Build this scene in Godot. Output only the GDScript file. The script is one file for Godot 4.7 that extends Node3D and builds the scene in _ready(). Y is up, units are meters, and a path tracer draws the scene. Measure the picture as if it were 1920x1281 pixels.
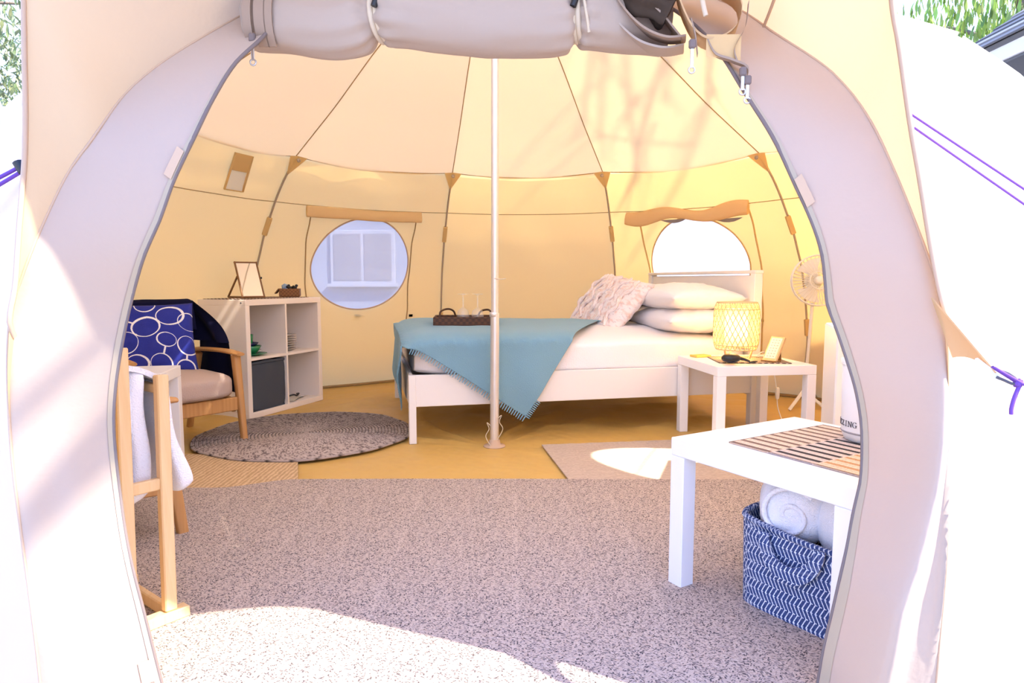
extends Node3D

# ---------------------------------------------------------------- shared state
var M := {}
var used := {}
var rng := RandomNumberGenerator.new()
var nz := FastNoiseLite.new()
const PI2 := PI * 2.0

# X to the right, H up, D away from the camera (metres)
func V(x: float, h: float, d: float) -> Vector3:
	return Vector3(x, h, -d)

# ---------------------------------------------------------------- naming
func numbered(called: String) -> String:
	var n: int = used.get(called, 0)
	used[called] = n + 1
	return called if n == 0 else "%s_%03d" % [called, n]

func tag(o: Node, label: String, category: String, group := "", kind := "") -> void:
	o.set_meta("label", label)
	o.set_meta("category", category)
	if group != "":
		o.set_meta("group", group)
	if kind != "":
		o.set_meta("kind", kind)

func thing(called: String, label: String, category: String, at := Vector3.ZERO, turn := 0.0, group := "") -> Node3D:
	var o := Node3D.new()
	o.name = numbered(called)
	add_child(o, true)
	o.position = at
	o.rotation.y = turn
	tag(o, label, category, group)
	return o

func struct(called: String, label: String, category: String) -> Node3D:
	var o := Node3D.new()
	o.name = called
	add_child(o, true)
	tag(o, label, category, "", "structure")
	return o

func part(called: String, mesh: Mesh, m: Material, parent: Node, label := "") -> MeshInstance3D:
	var o := MeshInstance3D.new()
	o.name = called
	o.mesh = mesh
	o.material_override = m
	parent.add_child(o, true)
	if label != "":
		o.set_meta("label", label)
	return o

func solo(called: String, mesh: Mesh, m: Material, label: String, category: String, at := Vector3.ZERO, turn := 0.0, group := "") -> MeshInstance3D:
	var o := MeshInstance3D.new()
	o.name = numbered(called)
	o.mesh = mesh
	o.material_override = m
	add_child(o, true)
	o.position = at
	o.rotation.y = turn
	tag(o, label, category, group)
	return o

func dup(root: Node3D, called: String, label: String, at: Vector3, turn: float) -> Node3D:
	var r: Node3D = root.duplicate()
	r.name = numbered(called)
	add_child(r, true)
	r.position = at
	r.rotation.y = turn
	r.set_meta("label", label)
	return r

# ---------------------------------------------------------------- mesh helpers
func begin() -> SurfaceTool:
	var st := SurfaceTool.new()
	st.begin(Mesh.PRIMITIVE_TRIANGLES)
	return st

func done(st: SurfaceTool) -> ArrayMesh:
	st.generate_normals()
	return st.commit()

func tri(st: SurfaceTool, a: Vector3, b: Vector3, c: Vector3) -> void:
	st.add_vertex(a)
	st.add_vertex(b)
	st.add_vertex(c)

# a grid of (nu+1) x (nv+1) points; f(u, v) gives the point
func add_grid(st: SurfaceTool, nu: int, nv: int, f: Callable, uvs := Vector2.ONE, group := 0) -> void:
	st.set_smooth_group(group)
	var pts := []
	for j in nv + 1:
		var row := PackedVector3Array()
		for i in nu + 1:
			row.append(f.call(float(i) / nu, float(j) / nv))
		pts.append(row)
	for j in nv:
		for i in nu:
			for k in [[0, 0], [1, 0], [1, 1], [0, 0], [1, 1], [0, 1]]:
				var ii: int = i + k[0]
				var jj: int = j + k[1]
				st.set_uv(Vector2(float(ii) / nu * uvs.x, float(jj) / nv * uvs.y))
				st.add_vertex(pts[jj][ii])

func grid(nu: int, nv: int, f: Callable, uvs := Vector2.ONE) -> ArrayMesh:
	var st := begin()
	add_grid(st, nu, nv, f, uvs)
	return done(st)

# closed sheet with thickness: f(u, v) is the middle, n its normal direction
func slab(nu: int, nv: int, f: Callable, n: Vector3, t: float, uvs := Vector2.ONE) -> ArrayMesh:
	var st := begin()
	add_grid(st, nu, nv, func(u, v): return f.call(u, v) + n * t * 0.5, uvs, 1)
	add_grid(st, nu, nv, func(u, v): return f.call(1.0 - u, v) - n * t * 0.5, uvs, 2)
	add_grid(st, nu, 1, func(u, v): return f.call(1.0 - u, 0.0) + n * t * (v - 0.5), uvs, 3)
	add_grid(st, nu, 1, func(u, v): return f.call(u, 1.0) + n * t * (v - 0.5), uvs, 4)
	add_grid(st, nv, 1, func(u, v): return f.call(0.0, u) + n * t * (v - 0.5), uvs, 5)
	add_grid(st, nv, 1, func(u, v): return f.call(1.0, 1.0 - u) + n * t * (v - 0.5), uvs, 6)
	return done(st)

# chamfered box, added to st; b turns and places it
func add_box(st: SurfaceTool, c: Vector3, s: Vector3, ch := 0.003, b := Basis.IDENTITY) -> void:
	st.set_smooth_group(-1)
	var h := s * 0.5
	ch = minf(ch, minf(h.x, minf(h.y, h.z)) * 0.45)
	var P := func(sx: float, sy: float, sz: float, ax: int) -> Vector3:
		var p := Vector3(sx * h.x, sy * h.y, sz * h.z)
		for k in 3:
			if k != ax:
				p[k] -= signf(p[k]) * ch
		return p
	var faces := []
	for ax in 3:
		for sg in [-1.0, 1.0]:
			var q := []
			for k in [[-1.0, -1.0], [1.0, -1.0], [1.0, 1.0], [-1.0, 1.0]]:
				var d := [0.0, 0.0, 0.0]
				d[ax] = sg
				d[(ax + 1) % 3] = k[0]
				d[(ax + 2) % 3] = k[1]
				q.append(P.call(d[0], d[1], d[2], ax))
			faces.append(q)
	for ax in 3:
		var a1 := (ax + 1) % 3
		var a2 := (ax + 2) % 3
		for s1 in [-1.0, 1.0]:
			for s2 in [-1.0, 1.0]:
				var q := []
				for k in [[-1.0, a1], [1.0, a1], [1.0, a2], [-1.0, a2]]:
					var d := [0.0, 0.0, 0.0]
					d[ax] = k[0]
					d[a1] = s1
					d[a2] = s2
					q.append(P.call(d[0], d[1], d[2], k[1]))
				faces.append(q)
	for sx in [-1.0, 1.0]:
		for sy in [-1.0, 1.0]:
			for sz in [-1.0, 1.0]:
				faces.append([P.call(sx, sy, sz, 0), P.call(sx, sy, sz, 1), P.call(sx, sy, sz, 2)])
	for q in faces:
		var nrm: Vector3 = (q[1] - q[0]).cross(q[2] - q[0])
		if nrm.dot(q[0] + q[1] + q[2]) > 0.0:
			q.reverse()
		var uvax := 0 if absf(nrm.x) > absf(nrm.y) and absf(nrm.x) > absf(nrm.z) else (1 if absf(nrm.y) > absf(nrm.z) else 2)
		var ids := [0, 1, 2] if q.size() == 3 else [0, 1, 2, 0, 2, 3]
		for i in ids:
			var p: Vector3 = q[i]
			st.set_uv(Vector2(p[(uvax + 1) % 3], p[(uvax + 2) % 3]))
			st.add_vertex(c + b * p)

func box(c: Vector3, s: Vector3, ch := 0.003, b := Basis.IDENTITY) -> ArrayMesh:
	var st := begin()
	add_box(st, c, s, ch, b)
	return done(st)

# a bar of square section from a to b
func add_bar(st: SurfaceTool, a: Vector3, b: Vector3, w: float, t: float, side := Vector3.ZERO, ch := 0.003) -> void:
	var y := (b - a).normalized()
	var x := side if side != Vector3.ZERO else (Vector3.RIGHT if absf(y.x) < 0.9 else Vector3.FORWARD)
	x = (x - y * x.dot(y)).normalized()
	add_box(st, (a + b) * 0.5, Vector3(w, a.distance_to(b), t), ch, Basis(x, y, x.cross(y)))

func bar(a: Vector3, b: Vector3, w: float, t: float, side := Vector3.ZERO, ch := 0.003) -> ArrayMesh:
	var st := begin()
	add_bar(st, a, b, w, t, side, ch)
	return done(st)

# a tapered bar: section w0 x t0 at a, w1 x t1 at b
func taper(a: Vector3, b: Vector3, w0: float, w1: float, t0: float, t1: float, side: Vector3) -> ArrayMesh:
	var st := begin()
	var y := (b - a).normalized()
	var x := (side - y * side.dot(y)).normalized()
	var z := x.cross(y)
	add_grid(st, 12, 6, func(u, v):
		var an: float = u * PI2
		var e := 0.35
		var cx: float = signf(cos(an)) * pow(absf(cos(an)), e)
		var cz: float = signf(sin(an)) * pow(absf(sin(an)), e)
		return a.lerp(b, v) + x * cx * lerpf(w0, w1, v) * 0.5 - z * cz * lerpf(t0, t1, v) * 0.5)
	for e in [[a, w0, t0, 1.0], [b, w1, t1, -1.0]]:
		st.set_smooth_group(-1)
		for k in 12:
			var q := []
			for j in [k, k + 1]:
				var an: float = j / 12.0 * PI2
				q.append(e[0] + x * signf(cos(an)) * pow(absf(cos(an)), 0.35) * e[1] * 0.5 - z * signf(sin(an)) * pow(absf(sin(an)), 0.35) * e[2] * 0.5)
			if e[3] > 0.0:
				tri(st, e[0], q[1], q[0])
			else:
				tri(st, e[0], q[0], q[1])
	return done(st)

func spline(pts: Array, n: int) -> PackedVector3Array:
	var out := PackedVector3Array()
	var m := pts.size()
	for i in n + 1:
		var t := float(i) / n * (m - 1)
		var k := mini(int(t), m - 2)
		var f := t - k
		var p0: Vector3 = pts[maxi(k - 1, 0)]
		var p1: Vector3 = pts[k]
		var p2: Vector3 = pts[k + 1]
		var p3: Vector3 = pts[mini(k + 2, m - 1)]
		out.append(p1.cubic_interpolate(p2, p0, p3, f))
	return out

func resample(pts: PackedVector3Array, n: int) -> PackedVector3Array:
	var ln := [0.0]
	for i in range(1, pts.size()):
		ln.append(ln[i - 1] + pts[i].distance_to(pts[i - 1]))
	var out := PackedVector3Array()
	var k := 0
	for i in n + 1:
		var want: float = ln[-1] * i / n
		while k < pts.size() - 2 and ln[k + 1] < want:
			k += 1
		var seg: float = maxf(ln[k + 1] - ln[k], 1e-6)
		out.append(pts[k].lerp(pts[k + 1], clampf((want - ln[k]) / seg, 0.0, 1.0)))
	return out

# a tube along points; rad(t, angle) or a number
func add_tube(st: SurfaceTool, pts: PackedVector3Array, rad, sides := 8, caps := true, squash := 1.0) -> void:
	st.set_smooth_group(0)
	var n := pts.size()
	var tang := (pts[1] - pts[0]).normalized()
	var x := (Vector3.UP if absf(tang.y) < 0.8 else Vector3.RIGHT).cross(tang).normalized()
	var rings := []
	for i in n:
		var t := (pts[mini(i + 1, n - 1)] - pts[maxi(i - 1, 0)]).normalized()
		x = (x - t * x.dot(t)).normalized()
		var y := t.cross(x)
		var ring := PackedVector3Array()
		for k in sides + 1:
			var a := float(k) / sides * PI2
			var r: float = rad.call(float(i) / (n - 1), a) if rad is Callable else rad
			ring.append(pts[i] + x * cos(a) * r + y * sin(a) * r * squash)
		rings.append(ring)
	for i in n - 1:
		for k in sides:
			for q in [[0, 0], [1, 0], [1, 1], [0, 0], [1, 1], [0, 1]]:
				var ii: int = i + q[1]
				var kk: int = k + q[0]
				st.set_uv(Vector2(float(kk) / sides, float(ii) / (n - 1)))
				st.add_vertex(rings[ii][kk])
	if caps:
		st.set_smooth_group(-1)
		for k in sides:
			tri(st, pts[0], rings[0][k + 1], rings[0][k])
			tri(st, pts[n - 1], rings[n - 1][k], rings[n - 1][k + 1])

func tube(pts: Array, rad, sides := 8, seg := 0, caps := true, squash := 1.0) -> ArrayMesh:
	var st := begin()
	add_tube(st, spline(pts, seg if seg > 0 else (pts.size() - 1) * 6) if pts.size() > 2 else PackedVector3Array(pts), rad, sides, caps, squash)
	return done(st)

# profile of Vector2(radius, height) turned about y
func add_lathe(st: SurfaceTool, prof: Array, sides := 24, at := Vector3.ZERO) -> void:
	var n := prof.size() - 1
	add_grid(st, sides, n, func(u, v):
		var p: Vector2 = prof[int(round(v * n))]
		return at + Vector3(cos(u * PI2) * p.x, p.y, sin(u * PI2) * p.x))

func lathe(prof: Array, sides := 24) -> ArrayMesh:
	var st := begin()
	add_lathe(st, prof, sides)
	return done(st)

# a stuffed pillow w x h (x, y), thick t (z), corners pinched
func pillow(w: float, h: float, t: float, wr := 0.006, sd := 0.0, pinch := 0.06) -> ArrayMesh:
	var st := begin()
	for side in [1.0, -1.0]:
		add_grid(st, 28, 28, func(u, v):
			var uu: float = u if side > 0.0 else 1.0 - u
			var a: float = uu * 2.0 - 1.0
			var b: float = v * 2.0 - 1.0
			var x: float = a * (1.0 - pinch * (1.0 - b * b) * 1.0)
			var y: float = b * (1.0 - pinch * (1.0 - a * a) * 1.0)
			var k: float = pow(maxf(0.0, (1.0 - a * a) * (1.0 - b * b)), 0.42)
			var w2: float = nz.get_noise_3d(x * 150.0 + sd * 77.0, y * 150.0, side * 40.0) * wr * 2.0
			return Vector3(x * w * 0.5, y * h * 0.5, side * (k * t * 0.5 + w2 * k)))
	return done(st)

func rbox(w: float, h: float, d: float, p := 5.0, dome := 0.0, wr := 0.0) -> ArrayMesh:
	# a soft superellipsoid block centred at the origin
	return grid(48, 28, func(u, v):
		var a: float = -u * PI2
		var b: float = (v - 0.5) * PI
		var dir := Vector3(cos(a) * cos(b), sin(b), sin(a) * cos(b))
		var k: float = pow(pow(absf(dir.x), p) + pow(absf(dir.y), p) + pow(absf(dir.z), p), -1.0 / p)
		var q := dir * k
		var up: float = dome * maxf(0.0, q.y) * (1.0 - q.x * q.x) * (1.0 - q.z * q.z)
		var n: float = nz.get_noise_3d(q.x * 90.0, q.y * 60.0, q.z * 90.0) * wr
		return Vector3(q.x * w * 0.5, q.y * h * 0.5 + up + n, q.z * d * 0.5 + n * 0.5))

# ---------------------------------------------------------------- materials
func lin(r: float, g: float, b: float) -> Color:
	return Color(r, g, b).linear_to_srgb()

func mat(called: String, c: Color, rough := 0.8, metal := 0.0) -> StandardMaterial3D:
	var m := StandardMaterial3D.new()
	m.resource_name = called
	m.albedo_color = c
	m.roughness = rough
	m.metallic = metal
	M[called] = m
	return m

func noise_tex(freq: float, sz := 256, type := FastNoiseLite.TYPE_SIMPLEX_SMOOTH, oct := 3, sd := 1) -> NoiseTexture2D:
	var f := FastNoiseLite.new()
	f.noise_type = type
	f.frequency = freq
	f.fractal_octaves = oct
	f.seed = sd
	var t := NoiseTexture2D.new()
	t.width = sz
	t.height = sz
	t.seamless = true
	t.noise = f
	return t

func bump(m: StandardMaterial3D, t: Texture2D, cm: float, scale: float, world := false) -> void:
	m.heightmap_enabled = true
	m.heightmap_texture = t
	m.heightmap_scale = cm
	m.uv1_triplanar = true
	m.uv1_world_triplanar = world
	m.uv1_scale = Vector3.ONE * scale

func image_tex(w: int, h: int, f: Callable) -> ImageTexture:
	var data := PackedByteArray()
	data.resize(w * h * 3)
	var k := 0
	for y in h:
		for x in w:
			var c: Color = f.call(x, y)
			data[k] = int(clampf(c.r, 0.0, 1.0) * 255.0)
			data[k + 1] = int(clampf(c.g, 0.0, 1.0) * 255.0)
			data[k + 2] = int(clampf(c.b, 0.0, 1.0) * 255.0)
			k += 3
	return ImageTexture.create_from_image(Image.create_from_data(w, h, false, Image.FORMAT_RGB8, data))

func hash2(a: int, b: int) -> float:
	var n := (a * 374761393 + b * 668265263) & 0x7fffffff
	n = ((n ^ (n >> 13)) * 1274126177) & 0x7fffffff
	return float((n ^ (n >> 16)) & 0xffff) / 65535.0

func wood(called: String, a: Color, b: Color) -> StandardMaterial3D:
	var t := image_tex(256, 256, func(x, y):
		var g: float = nz.get_noise_2d(x * 2.2, y * 0.09 + 300.0) * 0.5 + 0.5
		var f: float = nz.get_noise_2d(x * 9.0, y * 0.3) * 0.5 + 0.5
		return a.lerp(b, clampf(g * 0.75 + f * 0.35 - 0.05, 0.0, 1.0)))
	var m := mat(called, Color.WHITE, 0.5)
	m.albedo_texture = t
	m.uv1_triplanar = true
	m.uv1_scale = Vector3(5.0, 1.3, 5.0)
	return m

func canvas(called: String, base: Color, through: Color, weave: Texture2D) -> StandardMaterial3D:
	var m := mat(called, base, 0.95)
	m.metallic_specular = 0.2
	m.backlight_enabled = true
	m.backlight = through
	bump(m, weave, 0.05, 3.0, true)
	return m

func make_materials() -> void:
	nz.noise_type = FastNoiseLite.TYPE_SIMPLEX_SMOOTH
	nz.frequency = 0.02
	nz.fractal_octaves = 3
	var fine := noise_tex(0.08, 256, FastNoiseLite.TYPE_SIMPLEX_SMOOTH, 4, 3)
	canvas("canvas", lin(0.82, 0.82, 0.82), lin(1.0, 0.97, 0.92), fine)
	canvas("lining", lin(0.96, 0.66, 0.31), lin(0.99, 0.665, 0.245), fine)
	canvas("lining_roof", lin(0.94, 0.71, 0.41), lin(0.71, 0.525, 0.285), fine)
	canvas("canvas_roof", lin(0.86, 0.85, 0.84), lin(1.0, 0.97, 0.92), fine)
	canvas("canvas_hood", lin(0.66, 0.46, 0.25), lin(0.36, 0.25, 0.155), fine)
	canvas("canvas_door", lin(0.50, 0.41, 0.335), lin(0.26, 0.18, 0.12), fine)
	canvas("canvas_flap", lin(0.78, 0.58, 0.30), lin(0.55, 0.34, 0.12), fine)
	canvas("canvas_patch", lin(0.72, 0.50, 0.22), lin(0.35, 0.22, 0.08), fine)
	canvas("canvas_white", lin(0.86, 0.86, 0.86), lin(0.2, 0.2, 0.2), fine)
	mat("seam", lin(0.40, 0.25, 0.10), 0.9)
	mat("binding", lin(0.56, 0.38, 0.25), 0.9)
	mat("zip", lin(0.20, 0.155, 0.14), 0.95)
	mat("zip_tape", lin(0.36, 0.26, 0.19), 0.85)
	mat("door_hem", lin(0.46, 0.37, 0.26), 0.95)
	mat("shade_brown", lin(0.055, 0.035, 0.022), 0.95)  # dark tone for the shade inside the coiled door
	mat("tab", lin(0.62, 0.42, 0.27), 0.9)
	mat("steel", lin(0.62, 0.60, 0.58), 0.35, 0.7)
	mat("pole", lin(0.72, 0.68, 0.64), 0.38, 0.55)
	mat("rib", lin(0.42, 0.33, 0.24), 0.5, 0.3)
	mat("black", lin(0.012, 0.012, 0.014), 0.45)
	mat("cord_purple", lin(0.16, 0.06, 0.34), 0.8)
	mat("cord_cream", lin(0.66, 0.55, 0.40), 0.9)
	var fl := mat("groundsheet", lin(0.64, 0.39, 0.10), 0.55)
	bump(fl, noise_tex(0.012, 256, FastNoiseLite.TYPE_SIMPLEX_SMOOTH, 4, 9), 1.2, 0.7, true)
	mat("white_lacquer", lin(0.86, 0.84, 0.84), 0.35)
	mat("white_shelf", lin(0.92, 0.80, 0.69), 0.5)
	mat("white_paint", lin(0.80, 0.75, 0.71), 0.5)
	mat("white_plastic", lin(0.82, 0.80, 0.78), 0.4)
	var lw := mat("linen_white", lin(0.84, 0.79, 0.78), 0.95)
	bump(lw, fine, 0.08, 4.0)
	wood("oak", lin(0.62, 0.33, 0.12), lin(0.44, 0.20, 0.06))
	wood("pine", lin(0.82, 0.58, 0.32), lin(0.68, 0.42, 0.18))
	wood("bronze_wood", lin(0.26, 0.12, 0.035), lin(0.17, 0.07, 0.02))
	wood("plaque_wood", lin(0.74, 0.50, 0.27), lin(0.62, 0.38, 0.17))
	var up := mat("beige_upholstery", lin(0.50, 0.38, 0.32), 0.95)
	up.metallic_specular = 0.15
	bump(up, noise_tex(0.25, 128, FastNoiseLite.TYPE_CELLULAR, 2, 4), 0.15, 6.0)
	var nv := mat("navy_throw", lin(0.010, 0.010, 0.035), 1.0)
	nv.rim_enabled = true
	nv.rim = 0.1
	nv.metallic_specular = 0.1
	var bt := mat("blue_throw", lin(0.19, 0.34, 0.42), 1.0)
	bt.metallic_specular = 0.15
	bt.rim_enabled = true
	bt.rim = 0.7
	bt.rim_tint = 0.3
	bump(bt, fine, 0.15, 6.0)
	var tw := mat("towel", lin(0.84, 0.82, 0.85), 1.0)
	bump(tw, noise_tex(0.2, 128, FastNoiseLite.TYPE_SIMPLEX, 2, 5), 0.25, 8.0)
	var tp := mat("towel_floral", Color.WHITE, 1.0)
	tp.uv1_triplanar = true
	tp.uv1_scale = Vector3.ONE * 3.0
	tp.albedo_texture = image_tex(128, 128, func(x, y):
		var g: float = nz.get_noise_2d(x * 2.5 + 40.0, y * 2.5)
		return lin(0.34, 0.20, 0.18) if g > 0.08 else lin(0.70, 0.60, 0.56))
	var wk := mat("wicker_dark", Color.WHITE, 0.7)
	wk.albedo_texture = image_tex(128, 128, func(x, y):
		var a: float = sin(y * PI2 / 16.0) * sin(x * PI2 / 32.0 + (PI if int(y / 16.0) % 2 == 0 else 0.0))
		return lin(0.11, 0.042, 0.016).lerp(lin(0.035, 0.014, 0.007), 0.5 - a * 0.5))
	bump(wk, wk.albedo_texture, 0.3, 7.0)
	var wb := mat("wicker_brown", Color.WHITE, 0.7)
	wb.albedo_texture = image_tex(128, 128, func(x, y):
		var a: float = sin(y * PI2 / 16.0) * sin(x * PI2 / 32.0 + (PI if int(y / 16.0) % 2 == 0 else 0.0))
		return lin(0.30, 0.13, 0.04).lerp(lin(0.14, 0.05, 0.015), 0.5 - a * 0.5))
	bump(wb, wb.albedo_texture, 0.3, 10.0)
	# herringbone wool rug
	var rug := mat("herringbone", Color.WHITE, 1.0)
	rug.metallic_specular = 0.1
	rug.albedo_texture = image_tex(1024, 1024, func(x, y):
		var col: int = x / 64
		var dirn: int = 1 if col % 2 == 0 else -1
		var s: int = posmod(y * 2 + dirn * x, 2048)
		var row: int = s / 16
		var cell: int = (x % 64) / 10
		var r: float = hash2(row + col * 517, cell)
		var edge: float = 1.0 if s % 16 < 4 else 0.0
		var c := lin(0.68, 0.545, 0.45).lerp(lin(0.50, 0.39, 0.32), hash2(row, cell + col * 31))
		if r > 0.87:
			c = lin(0.13, 0.105, 0.10)
		elif r > 0.70:
			c = lin(0.33, 0.265, 0.24)
		return c * (1.0 - 0.3 * edge))
	bump(rug, noise_tex(0.16, 256, FastNoiseLite.TYPE_CELLULAR, 2, 7), 0.22, 2.6, true)
	# braided oval rug
	var br := mat("braid", Color.WHITE, 1.0)
	br.metallic_specular = 0.1
	br.albedo_texture = image_tex(512, 256, func(x, y):
		var row: int = y / 8
		var fy: int = y % 8
		var k: int = (x + (fy if fy < 4 else 8 - fy) * 2 + row * 5) / 7
		var r: float = hash2(k, row)
		var c := lin(0.54, 0.44, 0.38).lerp(lin(0.40, 0.32, 0.28), hash2(k, row + 99))
		if r > 0.74:
			c = lin(0.21, 0.165, 0.15)
		return c * (0.45 if fy == 0 else (0.8 if fy == 7 else 1.0)))
	br.uv1_scale = Vector3(2.0, 1.0, 1.0)
	var ju := mat("jute", Color.WHITE, 1.0)
	ju.metallic_specular = 0.1
	ju.albedo_texture = image_tex(256, 256, func(x, y):
		var a: float = 0.5 + 0.5 * sin(x * PI2 / 16.0 + nz.get_noise_2d(x * 2.0, y * 0.8) * 2.0)
		var b: float = hash2(x / 8, y / 5)
		return lin(0.70, 0.49, 0.29).lerp(lin(0.44, 0.29, 0.15), clampf(0.75 - a * 0.8 + b * 0.35, 0.0, 1.0)))
	ju.uv1_triplanar = true
	ju.uv1_world_triplanar = true
	ju.uv1_scale = Vector3.ONE * 3.0
	var rr := mat("ribbed_rug", Color.WHITE, 1.0)
	rr.metallic_specular = 0.1
	rr.albedo_texture = image_tex(256, 256, func(x, y):
		var a: float = 0.5 + 0.5 * sin(y * PI2 / 12.0 + nz.get_noise_2d(x * 0.8, y * 2.0) * 1.5)
		var b: float = hash2(x / 7, y / 6)
		return lin(0.66, 0.52, 0.40).lerp(lin(0.44, 0.34, 0.27), clampf(0.7 - a * 0.6 + b * 0.4, 0.0, 1.0)))
	rr.uv1_triplanar = true
	rr.uv1_world_triplanar = true
	rr.uv1_scale = Vector3.ONE * 3.0
	# navy cushion with drawn white rings
	var rings := [[0.08, 0.83, 0.125, 0.017], [0.33, 0.86, 0.115, 0.03], [0.585, 0.88, 0.125, 0.02], [0.85, 0.97, 0.12, 0.022], [0.22, 0.57, 0.135, 0.021], [0.66, 0.55, 0.105, 0.021], [0.90, 0.64, 0.125, 0.022], [0.44, 0.36, 0.145, 0.034], [0.12, 0.22, 0.12, 0.022], [0.72, 0.20, 0.145, 0.034], [0.93, 0.30, 0.125, 0.018], [0.46, 0.02, 0.11, 0.018]]
	var links := [[1, 0], [1, 2], [2, 5], [3, 6], [4, 7], [7, 9], [9, 10], [8, 7]]
	var cu := mat("ring_cushion", Color.WHITE, 0.95)
	cu.albedo_texture = image_tex(384, 384, func(x, y):
		var p := Vector2(x / 384.0, 1.0 - y / 384.0)
		var w := 0.0
		for r in rings:
			var d := p - Vector2(r[0], r[1])
			var an := d.angle()
			var rad: float = r[2] * (1.0 + 0.09 * sin(an * 2.0 + r[0] * 20.0))
			var th: float = r[3] * (0.62 + 0.3 * sin(an + r[1] * 9.0))
			if absf(d.length() - rad) < th * 0.5:
				w = 1.0
		for l in links:
			var a := Vector2(rings[l[0]][0], rings[l[0]][1])
			var b := Vector2(rings[l[1]][0], rings[l[1]][1])
			var t := clampf((p - a).dot(b - a) / (b - a).length_squared(), 0.0, 1.0)
			if p.distance_to(a.lerp(b, t)) < 0.011 and p.distance_to(a) > rings[l[0]][2] and p.distance_to(b) > rings[l[1]][2]:
				w = 1.0
		return lin(0.018, 0.028, 0.27).lerp(lin(0.80, 0.77, 0.78), w) * (0.9 + 0.2 * hash2(x, y)))
	# navy and white plaited basket
	var bk := mat("basket_weave", Color.WHITE, 0.9)
	bk.albedo_texture = image_tex(256, 256, func(x, y):
		var row: int = y / 32
		var fy: int = y % 32
		var dirn: int = 1 if row % 2 == 0 else -1
		var s: int = posmod(x + dirn * fy / 2 + (0 if dirn > 0 else 16), 16)
		var white: bool = s < 4 or (fy < 3 and posmod(x, 16) < 9)
		var k: float = 0.85 + 0.3 * hash2(x / 3, y / 3)
		return (lin(0.78, 0.80, 0.86) if white else lin(0.030, 0.052, 0.16)) * k)
	bump(bk, bk.albedo_texture, 0.1, 5.4)
	# striped placemat
	var pm := mat("placemat", Color.WHITE, 0.95)
	pm.albedo_texture = image_tex(300, 256, func(x, y):
		var block: int = x / 100
		var k: int = posmod(y + [0, 12, 5][block], 25)
		var dark: bool = k < 10
		if x < 3 or x > 296 or y < 3 or y > 252:
			return lin(0.16, 0.12, 0.11)
		if x % 100 < 3:
			return lin(0.66, 0.52, 0.44)
		var c: Color = [lin(0.19, 0.12, 0.095), lin(0.035, 0.03, 0.035), lin(0.50, 0.28, 0.14)][block] if dark else [lin(0.70, 0.54, 0.42), lin(0.62, 0.52, 0.48), lin(0.74, 0.56, 0.42)][block]
		if not dark and k > 16 and k < 20:
			c = c.lerp(lin(0.50, 0.36, 0.28), 0.6)
		return c * (0.9 + 0.2 * hash2(x, y / 2)))
	# ruffled floral pillow
	var pf := mat("floral_pillow", Color.WHITE, 1.0)
	pf.albedo_texture = image_tex(256, 256, func(x, y):
		var g: float = nz.get_noise_2d(x * 1.7, y * 1.7 + 900.0)
		var h: float = nz.get_noise_2d(x * 4.0 + 500.0, y * 4.0)
		var c := lin(0.82, 0.73, 0.70).lerp(lin(0.72, 0.47, 0.40), clampf(g * 1.6, 0.0, 0.75))
		return c.lerp(lin(0.45, 0.38, 0.40), clampf(h * 2.0 - 0.55, 0.0, 0.5)))
	var runner := mat("dark_runner", Color.WHITE, 0.95)
	runner.albedo_texture = image_tex(128, 128, func(x, y):
		var a: float = sin(x * PI2 / 16.0) * sin(y * PI2 / 16.0)
		return lin(0.10, 0.06, 0.045) if a > -0.25 else lin(0.55, 0.42, 0.33))
	runner.uv1_triplanar = true
	runner.uv1_scale = Vector3.ONE * 4.0
	mat("bin_grey", lin(0.060, 0.068, 0.085), 0.9)
	mat("green_glaze", lin(0.02, 0.22, 0.08), 0.2)
	mat("navy_glaze", lin(0.01, 0.02, 0.08), 0.2)
	mat("cream_glaze", lin(0.75, 0.68, 0.55), 0.25)
	mat("plate_glaze", lin(0.66, 0.60, 0.54), 0.25)
	mat("mirror", lin(0.92, 0.90, 0.88), 0.03, 1.0)
	mat("bamboo", lin(0.72, 0.54, 0.28), 0.6)
	mat("pale_blue", lin(0.25, 0.36, 0.52), 0.5)
	mat("yellow", lin(0.75, 0.50, 0.10), 0.6)
	mat("ink", lin(0.10, 0.09, 0.10), 0.8)
	mat("ink_grey", lin(0.30, 0.28, 0.29), 0.8)
	var lp := mat("lamp_paper", lin(0.9, 0.78, 0.50), 0.9)
	lp.backlight_enabled = true
	lp.backlight = lin(0.9, 0.7, 0.35)
	lp.emission_enabled = true
	lp.emission = lin(1.0, 0.84, 0.56)
	lp.emission_energy_multiplier = 0.16
	var gl := mat("wineglass", Color(1, 1, 1, 0.12), 0.02)
	gl.transparency = BaseMaterial3D.TRANSPARENCY_ALPHA
	var pn := mat("window_film", Color(0.84, 0.89, 1.0, 0.64), 0.15)
	pn.transparency = BaseMaterial3D.TRANSPARENCY_ALPHA
	mat("patio", lin(0.27, 0.245, 0.225), 0.95)
	mat("house_wall", lin(0.25, 0.30, 0.40), 0.9)  # blue-grey shade put into the colours of the far house
	mat("house_frame", lin(0.33, 0.36, 0.43), 0.6)
	mat("house_glass", lin(0.18, 0.20, 0.26), 0.4)
	mat("shingle", lin(0.10, 0.095, 0.09), 0.9)
	mat("shingle_light", lin(0.24, 0.22, 0.20), 0.9)
	mat("fascia", lin(0.62, 0.58, 0.52), 0.8)
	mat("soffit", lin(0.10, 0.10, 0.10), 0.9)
	mat("bark", lin(0.20, 0.15, 0.11), 0.95)
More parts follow.
